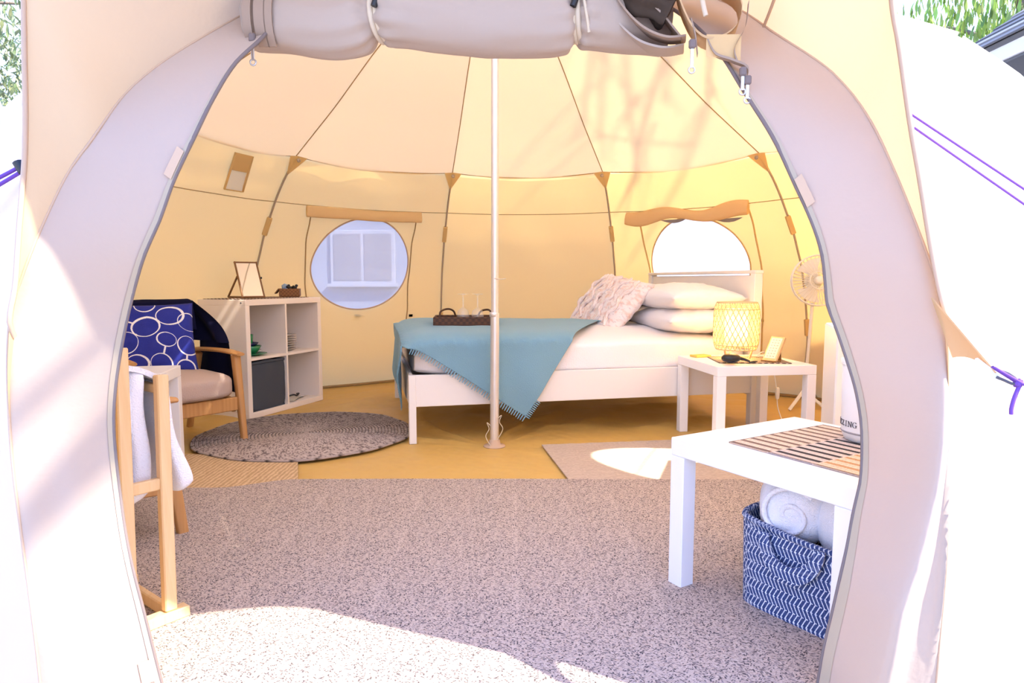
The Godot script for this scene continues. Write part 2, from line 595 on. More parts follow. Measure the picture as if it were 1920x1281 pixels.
	for k in [["leaf", lin(0.22, 0.32, 0.06)], ["leaf_grey", lin(0.24, 0.29, 0.16)]]:
		var lf := mat(k[0], k[1], 0.6)
		lf.backlight_enabled = true
		lf.backlight = k[1].lightened(0.35)
		lf.vertex_color_use_as_albedo = true

# ---------------------------------------------------------------- the tent
const CX := 0.05
const CD := 3.5
const AZ := [-129.0, -91.5, -54.0, -16.0, 20.5, 58.0, 95.0, 132.0]
const SIDES := ["left_front", "left", "left_back", "back", "right_back", "right", "right_front"]
const WH := [0.0, 0.12, 0.25, 0.5, 0.76, 0.99, 1.23, 1.45, 1.6, 1.735]
const WR := [2.66, 2.55, 2.5, 2.505, 2.46, 2.4, 2.29, 2.15, 2.03, 1.89]
const RH := [1.735, 2.0, 2.24, 2.42, 2.6, 2.74, 2.8]
const RR := [1.89, 1.41, 1.02, 0.7, 0.36, 0.1, 0.03]
const EAVE := 1.735

func tab(xs: Array, ys: Array, x: float) -> float:
	if x <= xs[0]:
		return ys[0]
	for i in range(1, xs.size()):
		if x <= xs[i]:
			return lerpf(ys[i - 1], ys[i], (x - xs[i - 1]) / (xs[i] - xs[i - 1]))
	return ys[-1]

func drop(az: float) -> float:   # the eaves hang lower towards the entrance
	return 0.05 * smoothstep(88.0, 128.0, absf(az))

func wall_seam(az: float, h: float) -> Vector3:
	var a := deg_to_rad(az)
	var r := tab(WH, WR, h)
	var hh := h - drop(az) * smoothstep(0.7, EAVE, h)
	return V(CX + r * sin(a), hh, CD + r * cos(a))

func roof_seam(az: float, t: float) -> Vector3:   # t 0 at the eaves, 1 at the top of the pole
	var a := deg_to_rad(az)
	var k := t * (RH.size() - 1)
	var i := mini(int(k), RH.size() - 2)
	var r: float = lerpf(RR[i], RR[i + 1], k - i)
	var h: float = lerpf(RH[i], RH[i + 1], k - i)
	var w := r / 1.89
	h -= drop(az) * clampf(w * 1.4 - 0.4, 0.0, 1.0)
	return V(lerpf(-0.085, CX, w) + r * sin(a), h, lerpf(3.51, CD, w) + r * cos(a))

func sag(s: float) -> float:
	return 4.0 * s * (1.0 - s)

func wall_at(a0: float, a1: float, s: float, h: float) -> Vector3:
	var p := wall_seam(a0, h).lerp(wall_seam(a1, h), s)
	p.y -= 0.038 * sag(s) * smoothstep(1.2, EAVE, h)
	var out := Vector3(p.x - CX, 0, p.z + CD).normalized()
	var n := nz.get_noise_3d(p.x * 38.0, p.y * 30.0, p.z * 38.0) * 0.016 * minf(1.0, sag(s) * 2.0)
	n += sin((p.y * 0.8 + s * 1.3 + a0) * 9.0) * 0.005 * sag(s)
	return p + out * n

func roof_at(a0: float, a1: float, s: float, t: float) -> Vector3:
	var p := roof_seam(a0, t).lerp(roof_seam(a1, t), s)
	p.y -= 0.038 * sag(s) * (1.0 - t) * (1.0 - smoothstep(0.0, 0.35, t))
	p.y += (nz.get_noise_3d(p.x * 30.0, p.y * 30.0, p.z * 30.0) * 0.016 - 0.012) * sag(s) * (1.0 - t)
	return p

# curves of the entrance: [x, h]
const ARCH := [[-0.93, -0.02], [-0.902, 0.128], [-0.877, 0.289], [-0.876, 0.445], [-0.874, 0.594], [-0.865, 0.736], [-0.858, 0.818], [-0.846, 0.864], [-0.811, 0.945], [-0.787, 1.018], [-0.762, 1.083], [-0.73, 1.134], [-0.712, 1.186], [-0.695, 1.237], [-0.654, 1.295], [-0.598, 1.349], [-0.537, 1.414], [-0.495, 1.452], [-0.4, 1.515], [-0.25, 1.57], [-0.05, 1.59], [0.17, 1.57], [0.33, 1.52], [0.423, 1.462], [0.467, 1.423], [0.504, 1.371], [0.544, 1.329], [0.58, 1.293], [0.598, 1.266], [0.619, 1.22], [0.633, 1.16], [0.653, 1.097], [0.674, 1.031], [0.69, 0.972], [0.713, 0.909], [0.733, 0.855], [0.746, 0.791], [0.753, 0.68], [0.767, 0.545], [0.782, 0.394], [0.796, 0.228], [0.812, 0.127], [0.83, -0.02]]
const OPENING := [[-0.735, -0.02], [-0.742, 0.045], [-0.748, 0.221], [-0.754, 0.319], [-0.762, 0.398], [-0.765, 0.475], [-0.766, 0.551], [-0.764, 0.615], [-0.755, 0.678], [-0.743, 0.74], [-0.727, 0.81], [-0.706, 0.871], [-0.671, 0.939], [-0.635, 1.006], [-0.607, 1.072], [-0.561, 1.16], [-0.541, 1.222], [-0.51, 1.291], [-0.478, 1.338], [-0.445, 1.405], [-0.37, 1.465], [-0.2, 1.515], [-0.05, 1.525], [0.1, 1.515], [0.26, 1.47], [0.335, 1.41], [0.382, 1.323], [0.425, 1.227], [0.465, 1.146], [0.507, 1.067], [0.539, 1.006], [0.562, 0.948], [0.58, 0.89], [0.59, 0.851], [0.611, 0.801], [0.634, 0.74], [0.652, 0.689], [0.669, 0.626], [0.676, 0.572], [0.679, 0.508], [0.67, 0.442], [0.664, 0.375], [0.654, 0.302], [0.651, 0.22], [0.647, 0.135], [0.648, 0.045], [0.647, -0.02]]
const HOODEDGE := [[-0.842, 0.80, 1.115], [-0.837, 0.829, 1.10], [-0.824, 0.882, 1.10], [-0.813, 0.961, 1.10], [-0.804, 1.021, 1.10], [-0.794, 1.09, 1.10], [-0.787, 1.174, 1.10], [-0.783, 1.258, 1.10], [-0.778, 1.34, 1.10], [-0.74, 1.45, 1.06], [-0.62, 1.58, 0.95], [-0.40, 1.68, 0.84], [-0.08, 1.73, 0.79], [0.22, 1.68, 0.84], [0.45, 1.58, 0.95], [0.57, 1.45, 1.06], [0.605, 1.34, 1.10], [0.62, 1.274, 1.10], [0.635, 1.199, 1.10], [0.649, 1.132, 1.10], [0.667, 1.056, 1.10], [0.686, 0.97, 1.10], [0.705, 0.891, 1.10], [0.724, 0.829, 1.10], [0.745, 0.79, 1.115]]
const DH := [-0.1, 0.0, 0.3, 0.7, 0.95, 1.15, 1.35, 1.5, 1.65, 1.8, 2.2]
const DD := [1.19, 1.17, 1.10, 1.07, 1.08, 1.14, 1.28, 1.42, 1.58, 1.75, 2.2]

func door_depth(x: float, h: float) -> float:
	return tab(DH, DD, h) + 0.08 * (x + 0.05) * (x + 0.05)

func curve_of(c: Array, n: int, inner := false) -> PackedVector3Array:
	var p := PackedVector3Array()
	for q in c:
		if q.size() == 3:
			p.append(V(q[0], q[1], q[2]))
		else:
			var d := door_depth(q[0], q[1])
			if inner:
				d += 0.13 * clampf((1.30 - q[1]) / 0.45, 0.0, 1.0)
			p.append(V(q[0], q[1], d))
	return resample(spline(Array(p), c.size() * 4), n)

func along(c: PackedVector3Array, t: float) -> Vector3:
	var k := clampf(t, 0.0, 1.0) * (c.size() - 1)
	var i := mini(int(k), c.size() - 2)
	return c[i].lerp(c[i + 1], k - i)

# a wall panel with a round hole: f(s, h) -> point; hole centre (cs, ch), radius r along both (rs in s)
func holed(f: Callable, h1: float, cs: float, ch: float, rs: float, rh: float) -> ArrayMesh:
	var st := begin()
	var s0 := cs - rs * 1.16
	var s1 := cs + rs * 1.16
	var ha := ch - rh * 1.16
	var hb := ch + rh * 1.13
	var R := func(sa: float, sb: float, a: float, b: float, nu: int, nv: int) -> void:
		add_grid(st, nu, nv, func(u, v): return f.call(lerpf(sa, sb, u), lerpf(a, b, v)))
	R.call(0.0, s0, 0.0, h1, 8, 34)
	R.call(s1, 1.0, 0.0, h1, 8, 34)
	R.call(s0, s1, 0.0, ha, 14, 14)
	R.call(s0, s1, hb, h1, 14, 8)
	add_grid(st, 64, 3, func(u, v):
		var a: float = u * PI2
		var c := Vector2(cos(a), sin(a))
		var q := c / maxf(absf(c.x), absf(c.y))
		var inner := Vector2(cs + c.x * rs, ch + c.y * rh)
		var outer := Vector2(lerpf(s0, s1, q.x * 0.5 + 0.5), lerpf(ha, hb, q.y * 0.5 + 0.5))
		var p: Vector2 = inner.lerp(outer, v)
		return f.call(p.x, p.y))
	return done(st)

func build_tent() -> void:
	# groundsheet with soft creases running to the pole
	var fl := MeshInstance3D.new()
	fl.name = "floor"
	fl.mesh = grid(120, 44, func(u, v):
		var a: float = deg_to_rad(lerpf(-180.0, 180.0, u))
		var dg := rad_to_deg(a)
		var edge := 2.60
		for i in 7:
			if dg >= AZ[i] and dg <= AZ[i + 1]:
				edge = 2.67 * cos(deg_to_rad((AZ[i + 1] - AZ[i]) * 0.5)) / cos(deg_to_rad(dg - (AZ[i] + AZ[i + 1]) * 0.5))
		var r: float = maxf(v, 0.004) * edge * (1.0 - 0.33 * smoothstep(130.0, 162.0, absf(dg)))
		var ridge: float = pow(absf(sin(a * 7.0 + nz.get_noise_2d(r * 60.0, a * 40.0) * 2.2)), 10.0)
		var h: float = 0.022 * ridge * smoothstep(0.1, 0.5, r) * (1.0 - smoothstep(2.0, 2.6, r)) * smoothstep(100.0, 60.0, absf(rad_to_deg(a) + 0.0))
		var fx: float = lerpf(-0.095, CX, v) + r * sin(a)
		var fd: float = CD + r * cos(a)
		h *= smoothstep(2.9, 3.5, fd) * smoothstep(0.56, 0.66, Vector2(fx + 1.185, fd - 3.745).length())
		if fx > 0.10:
			h *= smoothstep(3.75, 3.95, fd)
		return V(fx, h - 0.001, fd))
	fl.material_override = M.groundsheet
	add_child(fl, true)
	tag(fl, "tan creased groundsheet covering the tent floor", "floor", "", "structure")
	# walls, one structure for each side
	for i in 7:
		var a0: float = AZ[i]
		var a1: float = AZ[i + 1]
		var w := struct("wall_" + SIDES[i], ["canvas tent wall left of the entrance, seen from outside", "yellow canvas wall behind the armchairs with a small vent flap", "yellow canvas wall behind the shelf with a clear round window", "plain yellow canvas wall behind the middle of the bed", "yellow canvas wall behind the headboard with a bright round window", "yellow canvas wall behind the white fan", "sunlit white canvas wall right of the entrance"][i], "tent wall")
		var g := func(s: float, h: float) -> Vector3: return wall_at(a0, a1, s, h)
		var f := func(s: float, h: float) -> Vector3:
			var p := wall_at(a0, a1, s, h)
			return p - inward(p) * 0.012
		if i == 2 or i == 4:
			part("panel", holed(f, EAVE, 0.525 if i == 2 else 0.495, 1.02, 0.262, 0.362), M.canvas, w)
			part("lining", holed(g, EAVE, 0.525 if i == 2 else 0.495, 1.02, 0.262, 0.362), M.lining, w)
		elif i == 6:
			part("panel", holed(f, EAVE, 0.60, 1.28, 0.22, 0.35), M.canvas, w)
			part("lining", holed(g, EAVE, 0.60, 1.28, 0.22, 0.35), M.lining, w)
		else:
			part("panel", grid(22, 34, func(u, v): return f.call(u, v * EAVE)), M.canvas, w)
			part("lining", grid(22, 34, func(u, v): return g.call(u, v * EAVE)), M.lining, w)
		for h in [1.45, EAVE]:
			var pts := []
			for k in 13:
				pts.append(wall_at(a0, a1, k / 12.0, h) * 1.0 + inward(wall_at(a0, a1, k / 12.0, h)) * 0.004)
			part("seam", tube(pts, 0.0030, 5, 24), M.seam, w)
		var hem := []
		for k in 13:
			hem.append(wall_at(a0, a1, k / 12.0, 0.012) + inward(wall_at(a0, a1, k / 12.0, 0.012)) * 0.008)
		part("hem", tube(hem, 0.011, 6, 24), M.seam, w)
		if i in [1, 2, 3, 4, 5]:
			# the rib along the seam on the far side of this panel
			var pts := []
			for k in 15:
				var h: float = lerpf(0.02, EAVE - 0.02, k / 14.0)
				var p := wall_seam(a1, h)
				pts.append(p + inward(p) * 0.014)
			part("rib", tube(pts, 0.0075, 7, 40), M.rib, w)
			var q := wall_seam(a1, EAVE)
			var e0 := wall_at(a0, a1, 0.94, EAVE)
			var e1 := wall_at(AZ[i + 1], AZ[i + 2], 0.06, EAVE)
			var low := wall_seam(a1, EAVE - 0.12)
			var inn := inward(q) * 0.02
			var st := begin()
			add_grid(st, 4, 2, func(u, v): return e0.lerp(low, u).lerp(q + inn * 0.6, v * 0.98) + inn)
			add_grid(st, 4, 2, func(u, v): return low.lerp(e1, u).lerp(q + inn * 0.6, v * 0.98) + inn)
			part("corner_patch", done(st), M.canvas_patch, w)
			part("eyelet", rot_mesh(lathe([Vector2(0.004, 0), Vector2(0.014, 0), Vector2(0.014, 0.006), Vector2(0.004, 0.006)], 12), inn.normalized(), q + inn * 1.7 - Vector3(0, 0.03, 0)), M.rib, w)
			for hh in [0.55, 1.28]:
				var a := wall_seam(a1, hh - 0.06)
				var b := wall_seam(a1, hh + 0.06)
				part("rib_sleeve", bar(a + inward(a) * 0.016, b + inward(b) * 0.016, 0.034, 0.026), M.canvas_patch, w)
		if i == 1:
			vent(w, a0, a1, 0.60)
		if i == 5:
			vent(w, a0, a1, 0.45)
	round_window(2, 0.525, 1, [[0.195, 0.255], [0.805, 0.795]], 0.0)
	round_window(4, 0.495, 2, [[0.18, 0.235], [0.82, 0.80]], 0.075)
	# open side window that lets the sun in
	var w3 := struct("window_3", "open side window in the wall right of the entrance, its flap rolled away", "tent window")
	var rim3 := []
	for k in 41:
		var a := k / 40.0 * PI2
		rim3.append(wall_at(AZ[6], AZ[7], 0.60 + cos(a) * 0.22, 1.28 + sin(a) * 0.35))
	part("window_binding", tube(rim3, 0.007, 5, 120), M.canvas_patch, w3)
	# roof
	var ce := struct("ceiling", "cream canvas roof of the tent rising to the pole", "tent roof")
	for i in 7:
		var a0: float = AZ[i]
		var a1: float = AZ[i + 1]
		part("roof_panel", grid(18, 30, func(u, v): return roof_at(a0, a1, u, v) + Vector3(0, 0.014, 0)), M.canvas_roof, ce)
		part("roof_lining", grid(18, 30, func(u, v): return roof_at(a0, a1, u, v)), M.lining_roof, ce)
	for i in 8:
		var pts := []
		for k in 13:
			pts.append(roof_seam(AZ[i], k / 12.0) - Vector3(0, 0.005, 0))
		part("roof_seam", tube(pts, 0.0034, 5, 30), M.seam, ce)
	# the roof above the entrance, from the arch to the top
	var arch := curve_of(ARCH, 120)
	part("roof_panel", grid(72, 18, func(u, v): return along(arch, lerpf(0.40, 0.60, u)).lerp(roof_seam(lerpf(-196.0, -164.0, u), 1.0), v - 0.012 * (1.0 - v))), M.canvas_roof, ce)
	# panels between the outer side seams and the entrance arch
	for sd in [-1.0, 1.0]:
		var az := -129.0 if sd < 0.0 else 132.0
		var w: Node3D = get_node("wall_left_front" if sd < 0.0 else "wall_right_front")
		var lo := func(u: float, v: float) -> Vector3:
			var h := v * EAVE
			var t: float = lerpf(0.0, 0.335, v) if sd < 0.0 else lerpf(1.0, 0.665, v)
			var p: Vector3 = along(arch, t).lerp(wall_seam(az, h), u)
			var out := Vector3(p.x - CX, 0, p.z + CD).normalized()
			return p + out * (0.10 * sag(u) * (1.0 - v * 0.7) + nz.get_noise_3d(p.x * 50.0, p.y * 25.0, p.z * 50.0) * 0.03 * sag(u))
		part("entrance_panel", grid(18, 60, lo), M.canvas, w)
		part("entrance_lining", grid(18, 60, func(u, v): return lo.call(u, v) + inward(lo.call(u, v)) * 0.012 * smoothstep(0.0, 0.1, u)), M.lining, w)
		part("roof_panel", grid(18, 60, func(uu, v):
			var u: float = lerpf(-0.05 * smoothstep(0.38, 0.6, v), 1.0, uu)
			var t: float = lerpf(0.335, 0.40, minf(1.0, v * 3.0)) if sd < 0.0 else lerpf(0.665, 0.60, minf(1.0, v * 3.0))
			var p: Vector3 = along(arch, t).lerp(roof_seam(az * 1.15, 1.0), maxf(0.0, (v - 0.33) / 0.67)).lerp(roof_seam(az, v), u)
			p.y -= 0.05 * maxf(0.0, sag(u)) * (1.0 - v) - nz.get_noise_3d(p.x * 40.0, p.y * 40.0, p.z * 40.0) * 0.02 * maxf(0.0, sag(u))
			return p), M.canvas_roof, ce)
	build_door(arch)

func inward(p: Vector3) -> Vector3:
	return Vector3(CX - p.x, 0, -CD - p.z).normalized()

func rot_mesh(m: ArrayMesh, up: Vector3, at: Vector3) -> ArrayMesh:
	var st := SurfaceTool.new()
	var y := up.normalized()
	var x := (Vector3.RIGHT if absf(y.x) < 0.9 else Vector3.FORWARD)
	x = (x - y * x.dot(y)).normalized()
	st.append_from(m, 0, Transform3D(Basis(x, y, x.cross(y)), at))
	return st.commit()

func joined(list: Array) -> ArrayMesh:
	var st := SurfaceTool.new()
	for m in list:
		st.append_from(m, 0, Transform3D.IDENTITY)
	return st.commit()

func vent(w: Node3D, a0: float, a1: float, s: float) -> void:
	var f := func(u: float, v: float) -> Vector3:
		var p := wall_at(a0, a1, s + (u - 0.5) * 0.13 + 0.07 * (1.0 - v), lerpf(1.485, 1.70, v))
		return p + inward(p) * 0.012
	var fl := part("vent_flap", slab(6, 8, f, inward(f.call(0.5, 0.5)), 0.004), M.canvas, w)
	part("vent_hem", slab(6, 3, func(u, v): return f.call(u, lerpf(0.56, 1.0, v)) + inward(f.call(0.5, 0.5)) * 0.006, inward(f.call(0.5, 0.5)), 0.003), M.canvas_patch, fl)
	for e in [[0.0, 0.0, 0.0, 1.0], [1.0, 0.0, 1.0, 1.0], [0.0, 0.0, 1.0, 0.0]]:
		part("vent_edge", bar(f.call(e[0], e[1]) + inward(f.call(0, 0)) * 0.004, f.call(e[2], e[3]) + inward(f.call(0, 0)) * 0.004, 0.014, 0.006), M.canvas_patch, fl)

func round_window(i: int, cs: float, n: int, zips: Array, roll: float) -> void:
	var a0: float = AZ[i]
	var a1: float = AZ[i + 1]
	var w := struct("window_%d" % n, ["round clear window above the shelf looking out to a pale house", "round clear window above the headboard, brighter, with a drooping rolled flap"][n - 1], "tent window")
	var at := func(s: float, h: float, off: float) -> Vector3:
		var p := wall_at(a0, a1, s, h)
		return p + inward(p) * off
	part("pane", grid(40, 6, func(u, v):
		var a: float = u * PI2
		return at.call(cs + cos(a) * 0.264 * v, 1.02 + sin(a) * 0.364 * v, 0.002)), M.window_film, w)
	var rim := []
	for k in 41:
		var a := k / 40.0 * PI2
		rim.append(at.call(cs + cos(a) * 0.264, 1.02 + sin(a) * 0.364, 0.005))
	part("window_binding", tube(rim, 0.006, 5, 160), M.binding if n == 1 else M.canvas_patch, w)
	for z in zips:
		var pts := []
		for k in 11:
			var h := lerpf(1.43, 0.30, k / 10.0)
			pts.append(at.call(lerpf(z[0], z[1], (1.43 - h) / 0.7) + sin(k * 2.1) * 0.003, h, 0.006))
		part("flap_zip", tube(pts, 0.005 if n == 1 else 0.0065, 5, 30), M.seam if n == 1 else M.canvas_patch, w)
	# the flap, rolled up above the window
	var pts := []
	for k in 13:
		var s := lerpf(0.165 if n == 1 else 0.11, 0.83, k / 12.0)
		pts.append(at.call(s, (1.405 if n == 1 else 1.405) - roll * 0.25 * sin(k * 0.95 + 0.4), 0.03))
	part("rolled_flap", tube(pts, func(t: float, a: float) -> float:
		return (0.017 if n == 1 else 0.024 + 0.006 * sin(t * 9.0)) * (1.0 + 0.06 * sin(a * 3.0 + t * 9.0)), 14, 48, true, 2.5 if n == 1 else 2.0), M.canvas_flap, w)
	if n == 2:
		for k in [[0.40, 1.352], [0.70, 1.335]]:
			part("fly_screen_scrap", grid(6, 2, func(u, v): return at.call(k[0] + (u - 0.5) * 0.16, k[1] - 0.03 * sin(u * PI) * v + 0.02, 0.012)), M.ink_grey, w)

func build_door(arch: PackedVector3Array) -> void:
	var zp := curve_of(OPENING, 120, true)
	var d := struct("door_1", "arched canvas door frame of the tent with a long curved zip", "tent door")
	var pan := func(u: float, v: float) -> Vector3:   # u along, v from the arch to the zip
		var p := along(arch, u)
		var q := along(zp, u)
		var r := p.lerp(q, v)
		var t0: float = lerpf(0.66, 0.10, clampf((r.y - 0.30) / 0.46, 0.0, 1.0)) if u > 0.5 else 0.0
		var dep: float = pow(clampf((v - t0) / (1.0 - t0), 0.0, 1.0), 1.25)
		r.z = lerpf(p.z, q.z, dep)
		r.z += nz.get_noise_3d(r.x * 60.0, r.y * 22.0, 5.0) * 0.014 * sag(v) * (1.0 - clampf(r.y, 0.0, 0.8))
		r.z += 0.016 * sag(v) * sin(v * 11.0 + r.y * 2.0) * clampf(0.7 - r.y, 0.0, 0.5) * (1.0 if u < 0.5 else 0.35)
		if u > 0.5:   # a standing fold close to the outer seam
			r.z += 0.022 * exp(-pow((v - t0) / 0.24, 2.0)) * smoothstep(0.0, 0.1, v) * (1.0 - smoothstep(0.55, 0.85, r.y))
			r.z += 0.011 * smoothstep(0.0, 0.03, v) * (1.0 - smoothstep(0.04, 0.12, v)) * smoothstep(0.12, 0.3, r.y) * (1.0 - smoothstep(0.6, 0.75, r.y))
		return r
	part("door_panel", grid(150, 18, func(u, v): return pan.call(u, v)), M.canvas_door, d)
	# zip and its tape along the inner edge
	part("zip", tube(Array(zp), func(t, a): return 0.0035, 6, 240), M.zip, d)
	part("zip_tape", grid(150, 2, func(u, v): return pan.call(u, 1.0 - v * 0.05) + Vector3(0, 0, 0.003)), M.door_hem, d)
	part("arch_seam", tube(Array(arch), func(t, a): return 0.0024, 6, 200), M.binding, d)
	for k in [[0.293, 0.88], [0.72, 0.90], [0.027, 0.86]]:
		var st := begin()
		add_grid(st, 3, 3, func(u, v): return pan.call(k[0] + (u - 0.5) * 0.014, k[1] + v * 0.10) + Vector3(0, 0, 0.005))
		part("tab", done(st), M.tab, d)
	# the hood over the entrance
	var front := curve_of(HOODEDGE, 120)
	var ho := struct("canopy", "peach canvas hood standing out over the tent entrance", "tent hood")
	var sub := func(u: float) -> Vector3: return along(arch, lerpf(0.152, 0.856, u))
	var hf := func(u: float, v: float) -> Vector3:
		var p: Vector3 = sub.call(u).lerp(along(front, u), v)
		var k := sag(v)
		p.y -= 0.02 * k * sin(u * PI)
		p.x += 0.02 * k * (1.0 if u < 0.5 else -1.0) * sin(u * PI2 * 1.0) * 0.5
		var n := nz.get_noise_3d(p.x * 30.0, p.y * 30.0, p.z * 30.0) * 0.014 * k
		return p + Vector3(n, n, 0)
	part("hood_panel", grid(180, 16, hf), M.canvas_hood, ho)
	part("hood_binding", tube(Array(front), func(t, a): return 0.0042, 6, 200), M.binding, ho)
	for u in [0.335, 0.70]:
		var pts := []
		for k in 9:
			pts.append(hf.call(u + (k / 8.0) * (0.012 if u < 0.5 else -0.02), k / 8.0) + Vector3(0, -0.004, 0.0))
		part("hood_seam", tube(pts, 0.003, 5, 24), M.binding, ho)
	# the door itself, rolled up and tied above the opening
	var rd := thing("rolled_door", "greyish white canvas door rolled up and tied across the top of the entrance", "rolled door")
	var axis := [V(-0.505, 1.405, 1.37), V(-0.42, 1.398, 1.35), V(-0.33, 1.388, 1.335), V(-0.242, 1.402, 1.325), V(-0.14, 1.389, 1.32), V(-0.03, 1.384, 1.315), V(0.06, 1.390, 1.32), V(0.124, 1.402, 1.325), V(0.20, 1.397, 1.335), V(0.295, 1.399, 1.35)]
	var ties := [0.305, 0.765]
	part("roll", tube(axis, func(t: float, a: float) -> float:
		var r := 0.060 + 0.004 * sin(t * 14.0 + a)
		for c in ties:
			var x: float = absf(t - c)
			r *= 1.0 - 0.30 * exp(-x * x * 1800.0)
			r *= 1.0 + 0.11 * sin(a * 11.0 + c * 20.0) * exp(-x * 17.0) * smoothstep(0.0, 0.02, x)
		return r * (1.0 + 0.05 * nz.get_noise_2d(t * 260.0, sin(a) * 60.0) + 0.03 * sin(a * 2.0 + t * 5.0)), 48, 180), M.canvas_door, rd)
	for c in [[-0.242, 1.402, 1.325], [0.124, 1.402, 1.325]]:
		var st := begin()
		for o in [-0.010, 0.0, 0.009]:
			var ring := PackedVector3Array()
			for k in 25:
				var a := k / 24.0 * PI2
				ring.append(V(c[0] + o + 0.012 * sin(a), c[1] + cos(a) * 0.047, c[2] + sin(a) * 0.047))
			add_tube(st, ring, 0.0058, 6, false)
		var tie := part("tie_cord", done(st), M.cord_cream, rd)
		part("toggle", tube([V(c[0] - 0.012, c[1] - 0.006, c[2] - 0.058), V(c[0] - 0.003, c[1] + 0.022, c[2] - 0.058)], 0.0062, 8), M.black, tie)
		part("cord_tail", tube([V(c[0] + 0.004, c[1] + 0.03, c[2] - 0.05), V(c[0] + 0.012, c[1] - 0.01, c[2] - 0.055), V(c[0] + 0.02, c[1] - 0.045, c[2] - 0.04)], 0.003, 6), M.cord_cream, tie)
	# zip bands hanging over the left end of the roll
	for k in [[-0.492, 0.012], [-0.468, 0.016], [-0.452, 0.012]]:
		part("zip_band", slab(3, 14, func(u, v):
			var a: float = lerpf(-0.6, 2.6, v)
			return V(k[0] - 0.010 * v + (u - 0.5) * k[1] * 1.3, 1.402 + cos(a) * 0.068, 1.36 - sin(a) * 0.068), Vector3(0, 0, 1), 0.003), M.zip_tape, rd)
	zip_pull(rd, V(-0.492, 1.352, 1.30), 0.045)
	# loose coils of the roll at the right end
	coil(rd, [V(0.185, 1.47, 1.29), V(0.200, 1.415, 1.275), V(0.24, 1.365, 1.265), V(0.285, 1.342, 1.26), V(0.325, 1.345, 1.265)], 0.05, M.zip_tape, "coil_edge")
	coil(rd, [V(0.170, 1.47, 1.31), V(0.188, 1.405, 1.295), V(0.235, 1.350, 1.285), V(0.285, 1.330, 1.28), V(0.33, 1.338, 1.29)], 0.07, M.canvas_door, "coil")
	coil(rd, [V(0.20, 1.455, 1.26), V(0.212, 1.428, 1.255), V(0.235, 1.42, 1.25), V(0.275, 1.432, 1.25), V(0.33, 1.46, 1.26), V(0.36, 1.44, 1.27)], 0.10, M.canvas_hood, "coil")
	coil(rd, [V(0.235, 1.423, 1.26), V(0.28, 1.39, 1.265), V(0.31, 1.36, 1.27), V(0.325, 1.345, 1.275)], 0.10, M.zip_tape, "coil")
	part("shade_core", tube([V(0.19, 1.46, 1.285), V(0.235, 1.415, 1.275), V(0.29, 1.385, 1.27)], func(t, a): return 0.026 + 0.005 * sin(a * 5.0 + t * 7.0) + 0.004 * sin(t * 17.0 + a), 24, 30), M.shade_brown, rd)  # added dark tube in place of the shade inside the coils
	coil(rd, [V(0.30, 1.45, 1.25), V(0.312, 1.40, 1.245), V(0.335, 1.355, 1.245), V(0.365, 1.336, 1.25), V(0.40, 1.345, 1.255), V(0.425, 1.372, 1.26), V(0.425, 1.41, 1.26), V(0.39, 1.435, 1.26), V(0.345, 1.45, 1.26), V(0.29, 1.468, 1.26), V(0.22, 1.482, 1.27)], 0.085, M.canvas_hood, "coil")
	coil(rd, [V(0.431, 1.40, 1.25), V(0.425, 1.355, 1.245), V(0.405, 1.315, 1.24), V(0.41, 1.29, 1.24)], 0.018, M.zip_tape, "zip_band")
	coil(rd, [V(0.325, 1.365, 1.24), V(0.332, 1.335, 1.235), V(0.336, 1.30, 1.232)], 0.022, M.zip_tape, "zip_band")
	coil(rd, [V(0.355, 1.335, 1.245), V(0.37, 1.305, 1.24), V(0.40, 1.292, 1.235), V(0.428, 1.278, 1.235), V(0.424, 1.25, 1.235)], 0.020, M.zip_tape, "zip_band")
	part("flap_lining", grid(6, 6, func(u, v): return V(lerpf(0.352, 0.415, u), lerpf(1.338, lerpf(1.30, 1.292, u), v), 1.243)), M.canvas_flap, rd)
	part("bone_toggle", tube([V(0.334, 1.415, 1.225), V(0.338, 1.385, 1.222), V(0.344, 1.362, 1.222)], 0.0045, 8), M.cord_cream, rd)
	zip_pull(rd, V(0.322, 1.315, 1.225), 0.045)
	zip_pull(rd, V(0.415, 1.268, 1.228), 0.035)
	zip_pull(rd, V(0.424, 1.253, 1.228), 0.035)

func zip_pull(parent: Node3D, at: Vector3, l: float) -> void:
	var z := part("zip_pull", box(at, Vector3(0.012, 0.016, 0.010), 0.003), M.zip, parent)
	var st := begin()
	add_box(st, at - Vector3(0, l * 0.55, 0), Vector3(0.006, l * 0.75, 0.003), 0.001)
	var ring := PackedVector3Array()
	for k in 13:
		var a := k / 12.0 * PI2
		ring.append(at - Vector3(0, l, 0) + Vector3(sin(a), cos(a), 0) * 0.0055)
	add_tube(st, ring, 0.0018, 5, false)
	part("pull_tab", done(st), M.steel, z)

# a band of cloth standing on edge, width w along the line of sight, following pts
func coil(parent: Node3D, pts: Array, w: float, m: Material, called: String) -> void:
	var c := spline(pts, 30)
	var f := func(u: float, v: float) -> Vector3:
		var p := along(c, u)
		return p + Vector3(0.25 * (v - 0.5), 0.1 * (v - 0.5), -(v - 0.1)) * w
	part(called, slab(30, 4, f, Vector3(0.3, 0.9, 0.1).normalized(), 0.004), m, parent)

